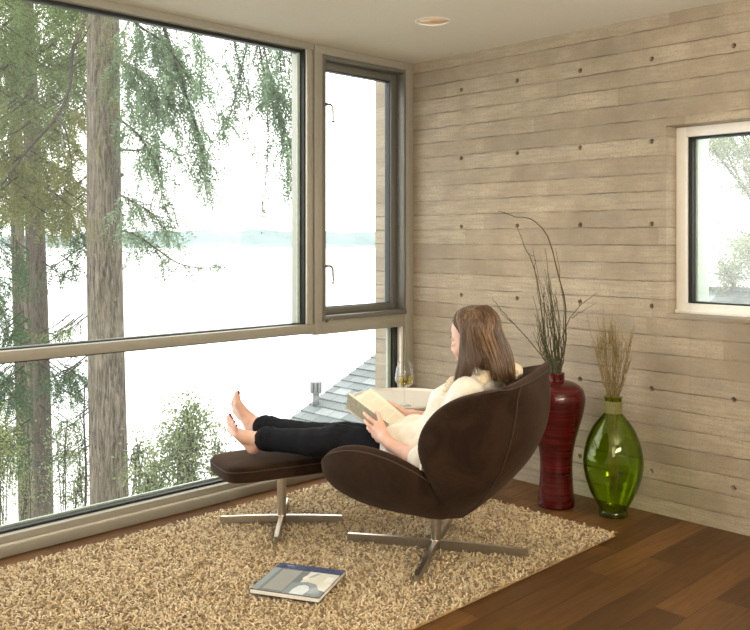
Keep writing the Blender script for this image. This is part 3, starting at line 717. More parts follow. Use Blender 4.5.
for k in range(48):
    a = random.uniform(0, 2*PI); rr = random.uniform(0, 1)**.6; u, w = rr*math.cos(a), rr*math.sin(a)
    top = random.uniform(.78, 1.0)-.05*abs(u)
    base = Vector((GV[0], GV[1], random.uniform(.10, .2)))+R_*u*.018+D_*w*.015
    neck = Vector((GV[0], GV[1], .54))+R_*u*.027+D_*w*.02
    pts = [base, neck]
    for t in (.35, .7, 1): pts.append(Vector((GV[0], GV[1], .54+(top-.54)*t))+R_*(u*(.03+.085*t**1.3))+D_*(w*(.02+.05*t)-.01*t)+Vector((random.uniform(-.006, .006), random.uniform(-.006, .006), 0)))
    s_ = [(pts, random.uniform(.0016, .0028))]
    q = pts[3]
    for _ in range(3): s_.append(([q, q+R_*random.uniform(-.012, .012)+Vector((0, 0, .04)), q+R_*random.uniform(-.035, .035)+Vector((0, 0, random.uniform(.07, .12)))], .0011))
    stem('grass_stalk', s_, M['straw'], 'dry golden grass stalk fanning out of the green glass vase', 'grass', 'dry grass stalks in the green vase')
stem('grass_stalk', [([Vector((GV[0], GV[1], .2)), Vector((GV[0], GV[1], .56))-R_*.02, (-.222, -1.456, .74), (-.247, -1.432, .87), (-.262, -1.417, .985)], .0025)], M['straw'], 'grass stalk in the green vase leaning farthest left toward the red vase', 'grass')
stem('grass_stalk', [([Vector((GV[0], GV[1], .2)), Vector((GV[0], GV[1], .56)), (-.192, -1.485, .74), (-.199, -1.478, .87), (-.21, -1.468, 1.03)], .0026)], M['straw'], 'tallest grass stalk rising from the green vase', 'grass')

# ------------------------------------------------------------ outdoors
RV_ = Vector((math.sin(HEAD), -math.cos(HEAD), 0)); DV_ = Vector((math.cos(HEAD), math.sin(HEAD), 0))
def at(x, y, depth):
    """world point seen at photo pixel (x, y) at the given distance in front of the camera"""
    return CP + depth*(DV_+(x-375)/862*RV_-(y-240)/862*Vector((0, 0, 1)))
def bark(name, c0, c1, c2, sc=1.0):
    g = G(name); P, (x, y, z) = g.obj()
    v = g.noise(g.vec(g.math('MULTIPLY', x, 34*sc), g.math('MULTIPLY', y, 34*sc), g.math('MULTIPLY', z, 3.4*sc)), 1.0, 6, .7, 1.2)
    m = g.noise(P, 1.4, 3)
    c = g.ramp(v, [(.38, c0), (.5, c1), (.64, c2)]); c = g.mix(g.mapr(m, .45, .75, 0, .4), c, (.17, .17, .10, 1))
    g.bump(v, 1.0, .03); return g.set(c, .95)
M['bark'] = bark('ridged fir bark', (.022, .016, .011), (.118, .094, .070), (.235, .198, .155))
M['bark_dark'] = bark('darker fir bark', (.025, .019, .014), (.075, .06, .048), (.125, .10, .08), 1.6)
M['bough'] = simple('bare bough wood', (.024, .018, .012, 1), .9, 0, 30, .3)
def leafmat(name, tint, trans=.45):
    g = G(name); a = g.n('ShaderNodeAttribute'); a.attribute_name = 'Col'; c = g.mix(1.0, a.outputs['Color'], tint, 'MULTIPLY')
    d = g.n('ShaderNodeBsdfDiffuse'); t = g.n('ShaderNodeBsdfTranslucent'); g.put(d.inputs[0], c); g.put(t.inputs[0], c)
    m = g.n('ShaderNodeMixShader'); m.inputs[0].default_value = trans; g.t.links.new(d.outputs[0], m.inputs[1]); g.t.links.new(t.outputs[0], m.inputs[2])
    return g.surf(m.outputs[0])
M['leaf'] = leafmat('conifer and shrub leaves', (1, 1, 1, 1))

class Leaves:
    """collects small leaf blades for ONE mesh"""
    def __init__(s, seed=1): s.P = []; s.D = []; s.L = []; s.Wd = []; s.Cl = []; s.r = np.random.default_rng(seed)
    def add(s, p, d, l, w, c): s.P.append(p); s.D.append(d); s.L.append(l); s.Wd.append(w); s.Cl.append(c)
    def build(s, name, parent):
        P = np.concatenate(s.P); D = np.concatenate(s.D); L = np.concatenate(s.L)[:, None]; Wd = np.concatenate(s.Wd)[:, None]; C_ = np.concatenate(s.Cl)
        D = D/(np.linalg.norm(D, axis=1, keepdims=True)+1e-9); q = s.r.normal(size=P.shape); N = np.cross(D, q); N /= np.linalg.norm(N, axis=1, keepdims=True)+1e-9
        V = np.stack([P, P+D*L*.45+N*Wd*.5, P+D*L, P+D*L*.45-N*Wd*.5], 1).reshape(-1, 3); F = np.arange(len(V)).reshape(-1, 4)
        return npmesh(name, V, F, M['leaf'], parent, np.repeat(C_, 4, 0), smooth=False)
    def twig(s, p, d, L, droop, cols, step=.016, ll=.046, lw=.014):
        """a needle-bearing twig: two ranks of flat needles along a drooping line"""
        n = max(4, int(L/step)); t = np.linspace(.05, 1, n)[:, None]; d = np.array(d, float); d /= np.linalg.norm(d)+1e-9
        X = np.array(p)+d*L*t+np.array([0, 0, -1.])*droop*L*t**2
        T = d+np.array([0, 0, -2.])*droop*t; T /= np.linalg.norm(T, axis=1, keepdims=True)
        up = s.r.normal(size=3); sd = np.cross(T, up); sd /= np.linalg.norm(sd, axis=1, keepdims=True)
        for sg in (1, -1):
            k = len(X); c = cols[0]+(cols[1]-cols[0])*s.r.uniform(0, 1, (k, 1))
            s.add(X, T*.75+sg*sd*.8+s.r.normal(size=(k, 3))*.22, ll*s.r.uniform(.6, 1.15, k)*(1-.35*t[:, 0]), np.full(k, lw)*s.r.uniform(.7, 1.3, k), c)
    def bough(s, path, tw, cols, spacing=.06, droop=.5, hang=.5, start=.12, step=.016, ll=.046, lw=.014, mb=None, sub=True, gap=.45):
        """twigs along both sides of a bough path; longer twigs carry side twigs of their own"""
        m = len(path); seg = [(path[i+1]-path[i]).length for i in range(m-1)]; tot = sum(seg); n = int(tot/spacing*1.25); acc = 0; i = 0
        for k in range(n):
            u = start+(1-start)*(k+.5)/n; dist = u*tot; a = 0; i = 0
            while i < m-2 and a+seg[i] < dist: a += seg[i]; i += 1
            p = path[i].lerp(path[i+1], min(1, (dist-a)/max(seg[i], 1e-6))); t = (path[i+1]-path[i]).normalized()
            sd = t.cross(Vector((0, 0, 1)));
            if sd.length < .2: sd = Vector((s.r.normal(), s.r.normal(), 0))
            sd.normalize()
            for sg in (1, -1):
                if s.r.uniform() < gap: continue
                L = tw*(1-.45*u)*s.r.uniform(.3, 1.35); d = sd*sg*.8+t*s.r.uniform(.2, .9)+Vector((0, 0, -hang*s.r.uniform(.3, 1.5)))+Vector(s.r.normal(size=3)*.42)
                d.normalize(); s.twig(p, d, L, droop*s.r.uniform(.4, 1.2), cols, step, ll, lw)
                if mb: mb.tube([p, p+d*L*.5+Vector((0, 0, -droop*L*.25))], [.004, .002], 3, cap=False)
                if sub and L > .22:
                    for f in (.3, .5, .7):
                        q = p+d*L*f+Vector((0, 0, -droop*L*f*f)); e = d*.6+Vector(s.r.normal(size=3)*.6)+Vector((0, 0, -.5)); s.twig(q, e, L*.5*(1.1-f*.6), droop, cols, step, ll, lw)
        s.twig(path[-1], path[-1]-path[-2], tw*.5, droop*.5, cols, step, ll, lw)
def gz(x, y): return -4.2-.46*max(0, y-3.2)-.03*max(0, x)+.25*math.sin(x*.9)*math.sin(y*.7)
# hillside, water, far shore
b = MB(); gx = np.linspace(-30, 45, 60); gy = np.concatenate([np.linspace(.35, 12, 30), np.linspace(13, 40, 12)])
b.grid([[(x, y, max(-15, gz(x, y))) for y in gy] for x in gx], flip=True); struct(b.build('ground', simple('leafy hillside soil', (.10, .095, .05, 1), .95, 0, 3, .5, .5), smooth=True))
g = G('bright sound water'); P, _ = g.pos(); g.bump(g.noise(g.scale(P, (.25, .25, .25)), 1.0, 4), .15, .2); M['water'] = g.set((.62, .66, .67, 1), .22, 0, IOR=1.33)
b = MB(); b.add([(-3500, -600, -14), (3500, -600, -14), (3500, 5200, -14), (-3500, 5200, -14)], [(0, 1, 2, 3)]); struct(b.build('water', M['water'], smooth=False))
def far_shore(name, depth, h0, h1, seed, col, span=(-2600, 900), base=-14.2):
    r = random.Random(seed); b = MB(); n = 420; front = []; top = []; back = []
    for i in range(n):
        l = span[0]+(span[1]-span[0])*i/(n-1); hh = h0+(h1-h0)*(.5+.5*math.sin(l*.0023+seed)+.3*math.sin(l*.0071+seed*2))*.7+r.uniform(-1, 1)*1.7+2.2*math.sin(l*.05+seed)
        p = CP+DV_*depth+RV_*l; front.append((p.x, p.y, base)); q = p+DV_*45; top.append((q.x, q.y, hh)); w = p+DV_*160; back.append((w.x, w.y, base))
    mid = [tuple(Vector(a).lerp(Vector(t), .55)+Vector((0, 0, 4))) for a, t in zip(front, top)]
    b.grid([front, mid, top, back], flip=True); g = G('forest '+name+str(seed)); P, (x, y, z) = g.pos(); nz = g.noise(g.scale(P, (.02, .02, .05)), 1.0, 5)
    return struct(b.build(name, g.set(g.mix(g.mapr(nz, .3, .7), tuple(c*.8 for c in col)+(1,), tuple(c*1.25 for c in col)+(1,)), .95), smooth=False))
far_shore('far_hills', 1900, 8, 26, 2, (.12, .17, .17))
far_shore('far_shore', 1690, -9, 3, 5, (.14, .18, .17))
MIST = .07
# thin bank of mist over the sound in front of the hills: real translucent sheets
g = G('white mist'); t_ = g.n('ShaderNodeBsdfTransparent'); tl = g.n('ShaderNodeBsdfTranslucent'); df = g.n('ShaderNodeBsdfDiffuse')
for q in (tl, df): q.inputs[0].default_value = (.86, .93, .96, 1)
a_ = g.n('ShaderNodeMixShader'); a_.inputs[0].default_value = .5; g.t.links.new(tl.outputs[0], a_.inputs[1]); g.t.links.new(df.outputs[0], a_.inputs[2])
P, (x, y, z) = g.pos(); dens = g.math('MULTIPLY', g.mapr(g.noise(g.scale(P, (.004, .004, .02)), 1.0, 3), .3, .7, .8, 1.15), MIST)
m_ = g.n('ShaderNodeMixShader'); g.put(m_.inputs[0], dens); g.t.links.new(t_.outputs[0], m_.inputs[1]); g.t.links.new(a_.outputs[0], m_.inputs[2]); M['mist'] = g.surf(m_.outputs[0])
b = MB()
for dd in (1560, 1600):
    L_, R__ = CP+DV_*dd-RV_*2500, CP+DV_*dd+RV_*900; b.add([(L_.x, L_.y, -13.8), (R__.x, R__.y, -13.8), (R__.x, R__.y, 70), (L_.x, L_.y, 70)], [(0, 1, 2, 3)])
o = b.build('mist', M['mist'], smooth=False); tag(o, 'pale mist hanging over the water before the far hills', 'mist', kind='stuff')

# neighbouring house with a slate roof
HX0, HX1, HY0, HY1, HZ, PIT = 4.26, 8.60, -7.0, 6.47, -1.33, .45
house = thing('neighbor_house', 'grey slate roofed house below, seen past the end of the concrete wall', 'house', (HX0, 0, -6))
def slate():
    g = G('weathered slate shingles'); P, (x, y, z) = g.pos()
    rw = g.math('FLOOR', g.math('DIVIDE', g.math('SUBTRACT', x, HX0-.35), .165)); ys = g.math('ADD', g.math('DIVIDE', y, .30), g.math('MULTIPLY', rw, .5)); sg = g.math('FLOOR', ys); fy = g.math('SUBTRACT', ys, sg)
    tn = g.white(g.vec(rw, sg, .4)); c = g.ramp(tn, [(.0, (.095, .118, .122)), (.55, (.125, .15, .155)), (.88, (.16, .185, .19)), (.94, (.25, .28, .285))])
    gap = g.mapr(g.math('MINIMUM', fy, g.math('SUBTRACT', 1, fy)), .015, .04, .8, 0); c = g.mix(gap, c, (.05, .06, .065, 1))
    c = g.mix(g.mapr(g.noise(P, 14, 4), .4, .7, 0, .25), c, (.13, .15, .15, 1)); return g.set(c, .6)
b = MB(); z0_ = HZ-HX0*PIT; n = int((HX1-HX0+.35)/.165)
for sgn in (1, -1):
    for k in range(n+1):
        xa, xb = HX0-.35+k*.165, min(HX0-.35+(k+1)*.165+.03, HX1+.02); za, zb = HZ+(xa-HX0)*PIT, HZ+(xb-HX0)*PIT
        X = (lambda v: v) if sgn == 1 else (lambda v: 2*HX1-v)
        V = [(X(xa), HY0, za), (X(xa), HY1, za), (X(xb), HY1, zb-.022), (X(xb), HY0, zb-.022), (X(xa), HY0, za+.022), (X(xa), HY1, za+.022), (X(xb), HY1, zb), (X(xb), HY0, zb)]
        b.add([(p[0]-house.location[0], p[1], p[2]+6) for p in V], [(0, 1, 2, 3), (4, 7, 6, 5), (0, 4, 5, 1), (1, 5, 6, 2), (2, 6, 7, 3), (3, 7, 4, 0)])
b.build('shingle_roof', slate(), house, smooth=False)
b = MB()
for k in range(int((HY1-HY0)/.32)):
    y = HY0+k*.32; b.box((HX1-HX0-.11, y, HZ+(HX1-HX0)*PIT+5.965), (HX1-HX0+.11, y+.30, HZ+(HX1-HX0)*PIT+6.03), .015)
b.build('ridge_cap', slate(), house, smooth='auto')
b = MB(); b.box((-.44, HY0, HZ-.31+6), (-.34, HY1, HZ-.16+6), .01); b.build('gutter', M['white_frame'], house, smooth='auto')
b = MB(); b.box((.1, HY0+.3, 0), (2*(HX1-HX0)-.1, HY1-.35, HZ+6-.05)); b.add([(.1, HY1-.35, HZ+5.95), (HX1-HX0, HY1-.35, HZ+(HX1-HX0)*PIT+5.9), (2*(HX1-HX0)-.1, HY1-.35, HZ+5.95)], [(0, 1, 2)]); b.build('house_wall', M['paint'], house, smooth=False)
b = MB(); b.tube([(-.39, HY1-.25, HZ+5.74), (-.39, HY1-.25, .6)], .04, 10); b.build('downspout', M['gasket'], house)
v = thing('roof_vent', 'white metal vent pipe with a louvred cap on the slate roof', 'vent', (4.60, 6.335, -1.18))
b = MB(); b.lathe([(0, -.06), (.05, -.06), (.05, .2), (0, .2)], seg=24); b.build('pipe', simple('galvanized vent', (.20, .21, .21, 1), .5, .3), v)
b = MB()
for k in range(8): b.box((.07*math.cos(k*PI/4)-.016, .07*math.sin(k*PI/4)-.016, .19), (.07*math.cos(k*PI/4)+.016, .07*math.sin(k*PI/4)+.016, .36), .005)
b.lathe([(0, .345), (.088, .345), (.088, .36), (0, .375)], seg=24); b.lathe([(0, .185), (.082, .185), (.082, .2), (0, .2)], seg=24)
b.build('louvred_cap', simple('galvanized cap', (.26, .27, .27, 1), .5, .3), v, smooth='auto')

# trees
GREEN = np.array([[.075, .110, .045], [.20, .25, .11]]); DARK = np.array([[.035, .075, .035], [.10, .155, .075]]); OLIVE = np.array([[.11, .125, .045], [.25, .26, .11]]); PALE = np.array([[.10, .165, .115], [.22, .30, .21]])  # PALE has the haze over the right-hand boughs put into the leaf colour
def trunk_tree(name, label, base, r, lean, mat, top=11, flare=1.0):
    bx, by = base; z0 = max(-14, gz(bx, by))-.1; t = thing(name, label, 'tree', (bx, by, z0)); b = MB(); n = 34; sides = 28; rings = []
    rr = np.random.default_rng(int(r*1000))
    ph = rr.uniform(0, 6, 4)
    for i in range(n+1):
        z = (top-z0)*i/n; zz = z+z0; ra = r*(1.06-.03*(zz))*(1+.5*math.exp(-z/.6)) ; c = Vector((RV_.x*lean*(-(zz))+.02*math.sin(zz*.6+ph[0]), RV_.y*lean*(-(zz))+.02*math.sin(zz*.5+ph[1]), z))
        rings.append([(c.x+ra*(1+.05*math.sin(3*w+ph[2]+zz*.4)+.03*math.sin(7*w+ph[3]))*math.cos(w), c.y+ra*(1+.05*math.sin(3*w+ph[2]+zz*.4)+.03*math.sin(7*w+ph[3]))*math.sin(w), z) for w in np.linspace(0, 2*PI, sides+1)])
    b.grid(rings, flip=True); b.build('trunk', mat, t); return t
def loc_pts(t, pts): return [Vector(p)-t.location for p in pts]
def add_bough(t, px, r0, tw, cols, seed, **kw):
    """px: list of (x, y, depth); bough wood as a part, its foliage as a sub-part"""
    path = smoothpath(loc_pts(t, [at(*p) for p in px]), 16); b = MB(); b.tube(path, [r0*(1-.8*i/15) for i in range(16)], 6)
    bo = b.build('bough', M['bough'], t); L = Leaves(seed); L.bough(path, tw, cols, **kw); L.build('foliage', bo); return bo
t1 = trunk_tree('fir_tree', 'thick-trunked fir nearest the glass, boughs hanging on both sides', (.831, 5.619), .192, .016, M['bark'])
for (x, y, d_) in ((101, 268, 9.83), (116, 300, 9.82), (103, 345, 9.82), (122, 430, 9.83), (97, 135, 9.84), (121, 175, 9.84)):
    b = MB(); p = at(x, y, d_)-t1.location; b.lathe([(0, -.03), (.025, -.02), (.035, 0), (.025, .02), (0, .03)], p, 10); b.build('knot', M['bark'], t1)
add_bough(t1, [(112, -30, 9.8), (150, -5, 9.6), (178, 70, 9.4), (196, 125, 9.3), (205, 150, 9.3)], .03, .55, PALE*.85+GREEN*.12, 11, hang=.8, droop=.7, spacing=.045)
add_bough(t1, [(118, 5, 9.8), (138, 25, 9.5), (165, 45, 9.3), (195, 85, 9.2)], .022, .5, GREEN*.5+PALE*.55, 12, hang=.7, droop=.6, spacing=.05)
add_bough(t1, [(118, 60, 9.8), (135, 72, 9.5), (158, 95, 9.3)], .018, .42, GREEN*.6+PALE*.45, 13, hang=.5, spacing=.05)
add_bough(t1, [(118, 118, 9.8), (138, 135, 9.5), (156, 165, 9.4), (163, 205, 9.4)], .018, .42, GREEN*.55+PALE*.4, 14, hang=.7, droop=.6, spacing=.05)
add_bough(t1, [(196, 125, 9.3), (203, 160, 9.3), (206, 185, 9.3)], .010, .34, GREEN*.6+PALE*.3, 15, hang=1.0, droop=.7, spacing=.035, start=0)
add_bough(t1, [(120, 195, 9.8), (135, 203, 9.5), (152, 214, 9.3), (168, 232, 9.2)], .016, .34, GREEN*.5+PALE*.5, 16, hang=.4, spacing=.05)
add_bough(t1, [(120, 230, 9.8), (138, 236, 9.4), (158, 250, 9.2), (178, 263, 9.1), (200, 268, 9.05), (222, 266, 9.0)], .014, .26, GREEN*.5+PALE*.55, 17, hang=.2, droop=.5, spacing=.05)
add_bough(t1, [(155, 250, 9.2), (162, 262, 9.2), (164, 278, 9.2)], .008, .16, GREEN*.5+PALE*.5, 18, hang=.8, spacing=.04)
add_bough(t1, [(120, 150, 9.9), (140, 150, 9.9), (165, 148, 9.9), (190, 160, 9.9)], .014, .36, GREEN*.4+PALE*.55, 25, hang=.4, spacing=.06)
# bare dark bough on the left and the moss-hung sprays in front of the trunk
b = MB()
for p, r_ in (([(88, -10, 9.7), (84, 22, 9.2), (72, 52, 8.9), (70, 85, 8.8), (57, 116, 8.7), (28, 150, 8.6), (2, 185, 8.6)], .028), ([(57, 116, 8.7), (66, 132, 8.6), (72, 165, 8.6)], .016), ([(70, 45, 8.9), (82, 40, 8.7), (90, 25, 8.6)], .012)):
    q = smoothpath(loc_pts(t1, [at(*k) for k in p]), 24); b.tube(q, [r_*(1-.7*i/23) for i in range(24)], 7)
b.build('bough', M['bough'], t1)['label'] = 'bare dark crooked bough'
L = Leaves(31); rr = random.Random(5)
for k in range(26):
    x = rr.uniform(84, 122); y = rr.choice([rr.uniform(-5, 110), rr.uniform(-5, 240)]); dp = rr.uniform(8.9, 9.6); a = at(x, y, dp); c = at(x+rr.uniform(-16, 14), y+rr.uniform(15, 38), dp-.1)
    L.bough(smoothpath(loc_pts(t1, [a, (Vector(a)+Vector(c))/2+Vector((0, 0, .05)), c]), 6), .20, OLIVE, spacing=.06, hang=.9, droop=.6, step=.02, lw=.007, sub=False)
L.build('foliage', t1)['label'] = 'thin olive sprays hanging in front of the trunk'
for i, (px, tw) in enumerate((([(225, -60, 9.4), (250, -10, 9.2), (262, 40, 9.0), (275, 95, 8.9), (287, 150, 8.9), (292, 185, 8.9)], .42), ([(225, -60, 9.4), (262, -20, 9.2), (288, 40, 9.1), (296, 95, 9.1)], .34), ([(225, -60, 9.4), (248, 20, 9.3), (240, 75, 9.3), (226, 128, 9.3)], .30), ([(240, -30, 9.3), (262, 60, 9.1), (268, 140, 9.1), (262, 212, 9.1)], .20), ([(225, -60, 9.4), (278, -15, 9.0), (280, 60, 8.8), (286, 120, 8.8)], .36), ([(205, -40, 9.4), (228, 10, 9.3), (236, 50, 9.2), (250, 95, 9.2)], .26))):
    add_bough(t1, px, .014, tw, PALE*.8+GREEN*.15, 40+i, hang=1.2, droop=.8, spacing=.055, start=.3)
# long limb that carries those hanging boughs back to the thick trunk
b = MB(); q = smoothpath(loc_pts(t1, [at(107, -150, 10), at(165, -110, 9.7), at(225, -60, 9.4), at(262, -45, 9.2)]), 20); b.tube(q, [.05*(1-.7*i/19) for i in range(20)], 8); b.build('bough', M['bough'], t1)

def cloud(t, boxes, seed, name='foliage', hang_=False):
    """many drooping boughs whose middles fall in pixel boxes: (x0, y0, x1, y1, depth0, depth1, count, twig, colours)"""
    L = Leaves(seed); r = random.Random(seed); b = MB()
    for x0, y0, x1, y1, d0, d1, n, tw, cols in boxes:
        for _ in range(n):
            x, y, d_ = r.uniform(x0, x1), r.uniform(y0, y1), r.uniform(d0, d1); s = r.choice((-1, 1)) if not hang_ else 1; ln = r.uniform(14, 34)
            P = [at(x-s*ln*.6, y-ln*.45, d_), at(x, y, d_-.1), at(x+s*ln*.6, y+ln*.25, d_-.2)] if not hang_ else [at(x-ln*.35*r.uniform(.2, 1.2), y-ln*.5, d_), at(x, y, d_-.1), at(x+ln*.2*r.uniform(-.3, 1), y+ln*.6, d_-.2)]; q = smoothpath(loc_pts(t, P), 7)
            b.tube(q, [(.006 if hang_ else .011)*(1-.12*i) for i in range(7)], 4, cap=False); L.bough(q, tw*r.uniform(.6, 1.25), cols, spacing=.10, hang=.6, droop=.5, step=.021, ll=.065, lw=.017, sub=True)
    f = L.build(name, t); b.build('twigs', M['bough'], f)['kind'] = 'stuff'; return f
LACE = PALE*.95+GREEN*.35
cloud(t1, [(124, 22, 172, 110, 9.2, 10.2, 22, .42, LACE), (165, 30, 208, 100, 9.0, 9.8, 13, .36, LACE), (124, 108, 168, 175, 9.2, 10, 13, .36, LACE), (176, 100, 212, 170, 9.0, 9.6, 11, .34, LACE), (124, 195, 172, 240, 9.1, 9.8, 9, .30, LACE), (196, 165, 212, 195, 9.0, 9.4, 4, .26, LACE)], 51, 'foliage', True)
cloud(t1, [(262, 38, 298, 95, 8.8, 9.3, 15, .34, LACE), (268, 85, 298, 150, 8.8, 9.3, 11, .28, LACE), (222, 45, 262, 110, 9.0, 9.4, 7, .26, LACE), (278, 140, 298, 180, 8.8, 9.2, 5, .22, LACE), (225, 100, 270, 150, 9.0, 9.3, 4, .2, LACE)], 52, 'foliage', True)
t2 = trunk_tree('fir_tree', 'slender dark-trunked fir left of the thick fir, dense green crown', (1.517, 9.142), .112, .034, M['bark_dark'])
t3 = trunk_tree('fir_tree', 'pale mossy fir trunk at the far left edge behind the slender one', (2.13, 11.35), .105, .02, M['bark'])
t4 = trunk_tree('fir_tree', 'thinnest fir trunk, squeezed between two others at far left', (2.45, 11.725), .075, .01, M['bark'])
cloud(t2, [(-25, -20, 80, 120, 10.6, 13.2, 80, .55, GREEN), (-25, 100, 78, 210, 10.4, 12.4, 64, .5, OLIVE), (55, -15, 92, 100, 11, 13, 26, .5, GREEN), (50, 150, 88, 235, 10.8, 12.2, 14, .36, OLIVE), (60, 215, 84, 275, 11.5, 12.5, 13, .30, DARK)], 61)
cloud(t2, [(48, 325, 72, 345, 12, 13, 7, .28, GREEN), (52, 362, 85, 398, 12.2, 13, 15, .36, DARK), (50, 415, 84, 455, 12.2, 13, 12, .34, DARK)], 62)
cloud(t3, [(-25, 215, 30, 300, 13.2, 14.8, 17, .5, DARK), (-20, 300, 30, 345, 13.5, 14.8, 16, .45, DARK), (-20, 360, 28, 402, 13, 14.6, 26, .5, DARK), (-15, 425, 26, 470, 13, 14.6, 18, .45, DARK), (-20, -10, 60, 220, 14.2, 16.5, 60, .7, GREEN)], 63)

# broadleaf shrubs
LEAFC = np.array([[.12, .16, .06], [.27, .32, .17]])
def shrub(label, clumps, foot, seed, cols=LEAFC, ll=.045, kind='leafy_shrub', cat='shrub', stems=7, r_=.014):
    """clumps: (x, y, depth, half-width px, half-height px, leaves)"""
    fx, fy, fd = foot; p = at(fx, fy, fd); z = max(-14, gz(p.x, p.y)); t = thing(kind, label, cat, (p.x, p.y, z)); r = np.random.default_rng(seed); b = MB(); L = Leaves(seed)
    for (x, y, d_, hw, hh, n) in clumps:
        c = at(x, y, d_)-t.location; sx, sz = hw*d_/862, hh*d_/862; ns = stems; tips = []
        for k in range(ns):
            u, v, w = r.normal(size=3)*.45; e = c+RV_*sx*u+DV_*sx*w+Vector((0, 0, sz*v)); m_ = (Vector((c.x*.5, c.y*.5, 0)).lerp(c, .55) if kind != 'broadleaf_tree' else c*.75+RV_*.5-Vector((0, 0, .5)))+Vector(r.normal(size=3)*.12)
            q = smoothpath([(0, 0, 0), m_, c+(e-c)*.4, e], 12); b.tube(q, [r_*(1-.8*i/11) for i in range(12)], 5, cap=False); tips += q[6:]
            for _ in range(9):
                s_ = q[r.integers(5, 12)]; e2 = s_+Vector(r.normal(size=3)*np.array([sx, sx, sz])*.38); b.tube([s_, (s_+e2)/2+Vector((0, 0, .03)), e2], [.005, .0035, .002], 4, cap=False); tips += [(s_+e2)/2, e2, e2]
        T = np.array([tuple(v) for v in tips[-ns*40:]]); P = T[r.integers(0, len(T), n)]+r.normal(size=(n, 3))*np.array([sx, sx, sz])*.26
        col = cols[0]+(cols[1]-cols[0])*r.uniform(0, 1, (n, 1)); L.add(P, r.normal(size=(n, 3))+np.array([0, 0, -.2]), ll*r.uniform(.6, 1.2, n), ll*.5*r.uniform(.7, 1.2, n), col)
    b.build('stems', M['bough'], t); L.build('foliage', t); return t
shrub('leafy light green shrub outside the glass behind the bare feet', [(180, 455, 8.6, 36, 34, 3600), (188, 425, 8.6, 22, 26, 1700), (150, 480, 8.6, 26, 22, 1500), (215, 470, 8.6, 14, 26, 700)], (178, 620, 8.6), 71)
shrub('low twiggy shrub just right of the thick trunk', [(138, 462, 9.4, 18, 30, 700), (152, 478, 9.4, 20, 20, 500)], (140, 640, 9.4), 72)
shrub('tall thin-stemmed shrub between the slender and the thick trunk', [(70, 492, 11.5, 28, 34, 1500), (62, 445, 11.5, 20, 34, 600), (80, 470, 11.5, 14, 40, 500)], (74, 640, 11.5), 73, stems=3)
shrub('yellowish shrub at the bottom left corner of the glass', [(4, 480, 12, 30, 44, 1900), (0, 430, 12, 24, 30, 800)], (4, 650, 12), 74, LEAFC*np.array([1.1, 1.05, .8]), stems=3)
shrub('tangle of pale vines and leaves round the far left trunks', [(27, 500, 14, 14, 40, 700), (30, 460, 14, 12, 30, 300)], (27, 640, 14), 75, stems=3)
b = MB(); p0 = at(84, 330, 11); p1 = at(83, 560, 11); q = smoothpath([p1, at(86, 480, 11), at(84, 420, 11), at(85, 385, 11)], 16); b.tube(q, [.022*(1-.7*i/15) for i in range(16)], 6)
b.tube([at(84, 430, 11), at(78, 405, 11), at(77, 400, 11)], [.006, .004, .002], 4); tag(b.build('sapling_trunk', M['bough']), 'thin bare sapling stem just left of the thick trunk', 'sapling')

# beyond the punched window
PALEL = np.array([[.20, .24, .12], [.38, .42, .26]])  # leaf colour lightened to stand for overexposure outside
shrub('rounded pale green tree framed low in the small window', [(748, 262, 12.5, 34, 34, 5600), (728, 280, 12.5, 20, 16, 2000), (765, 240, 12.5, 24, 30, 2000)], (880, 430, 12.5), 81, PALEL, .05, 'broadleaf_tree', 'tree', 3, .03)
shrub('pale overhanging tree crown at the top of the small window', [(722, 160, 11, 26, 20, 1900), (750, 170, 11, 22, 22, 1700), (740, 140, 11, 40, 16, 1900)], (930, 420, 13), 82, PALEL, .05, 'broadleaf_tree', 'tree', 3, .03)
M['cable'] = simple('black cable', (.03, .03, .03, 1), .6)
for (p, q, lab) in (((640, 192, 10), (830, 262, 10), 'steepest overhead cable crossing the middle of the small window'), ((640, 260, 10), (830, 288, 10), 'lowest overhead cable in front of the pale tree'), ((640, 182.5, 11), (830, 187, 11), 'nearly level overhead cable below the overhanging crown')):
    a, c = at(*p), at(*q); m_ = (a+c)/2-Vector((0, 0, .03)); b = MB(); b.tube(smoothpath([a, m_, c], 14), .007, 6); tag(b.build('overhead_cable', M['cable']), lab, 'cable')

# ------------------------------------------------------------ the reader
def skin():
    g = G('fair skin'); P, _ = g.obj(); n = g.noise(P, 60, 4); n2 = g.noise(P, 14, 3)
    c = g.mix(g.mapr(n2, .35, .7), (.72, .43, .33, 1), (.80, .54, .44, 1)); c = g.mix(g.mapr(n, .45, .75, 0, .2), c, (.55, .26, .18, 1))
    g.bump(n, .06, .001); return g.set(c, .48, 0, Subsurface_Weight=.12, Subsurface_Radius=(.02, .008, .004), Subsurface_Scale=.3)
M['skin'] = skin()
person = thing('person', 'long-haired barefoot reader in a cream blouse and black trousers, reclining with an open book', 'person', CO, CH)
V3 = lambda *a: np.array(a, float)
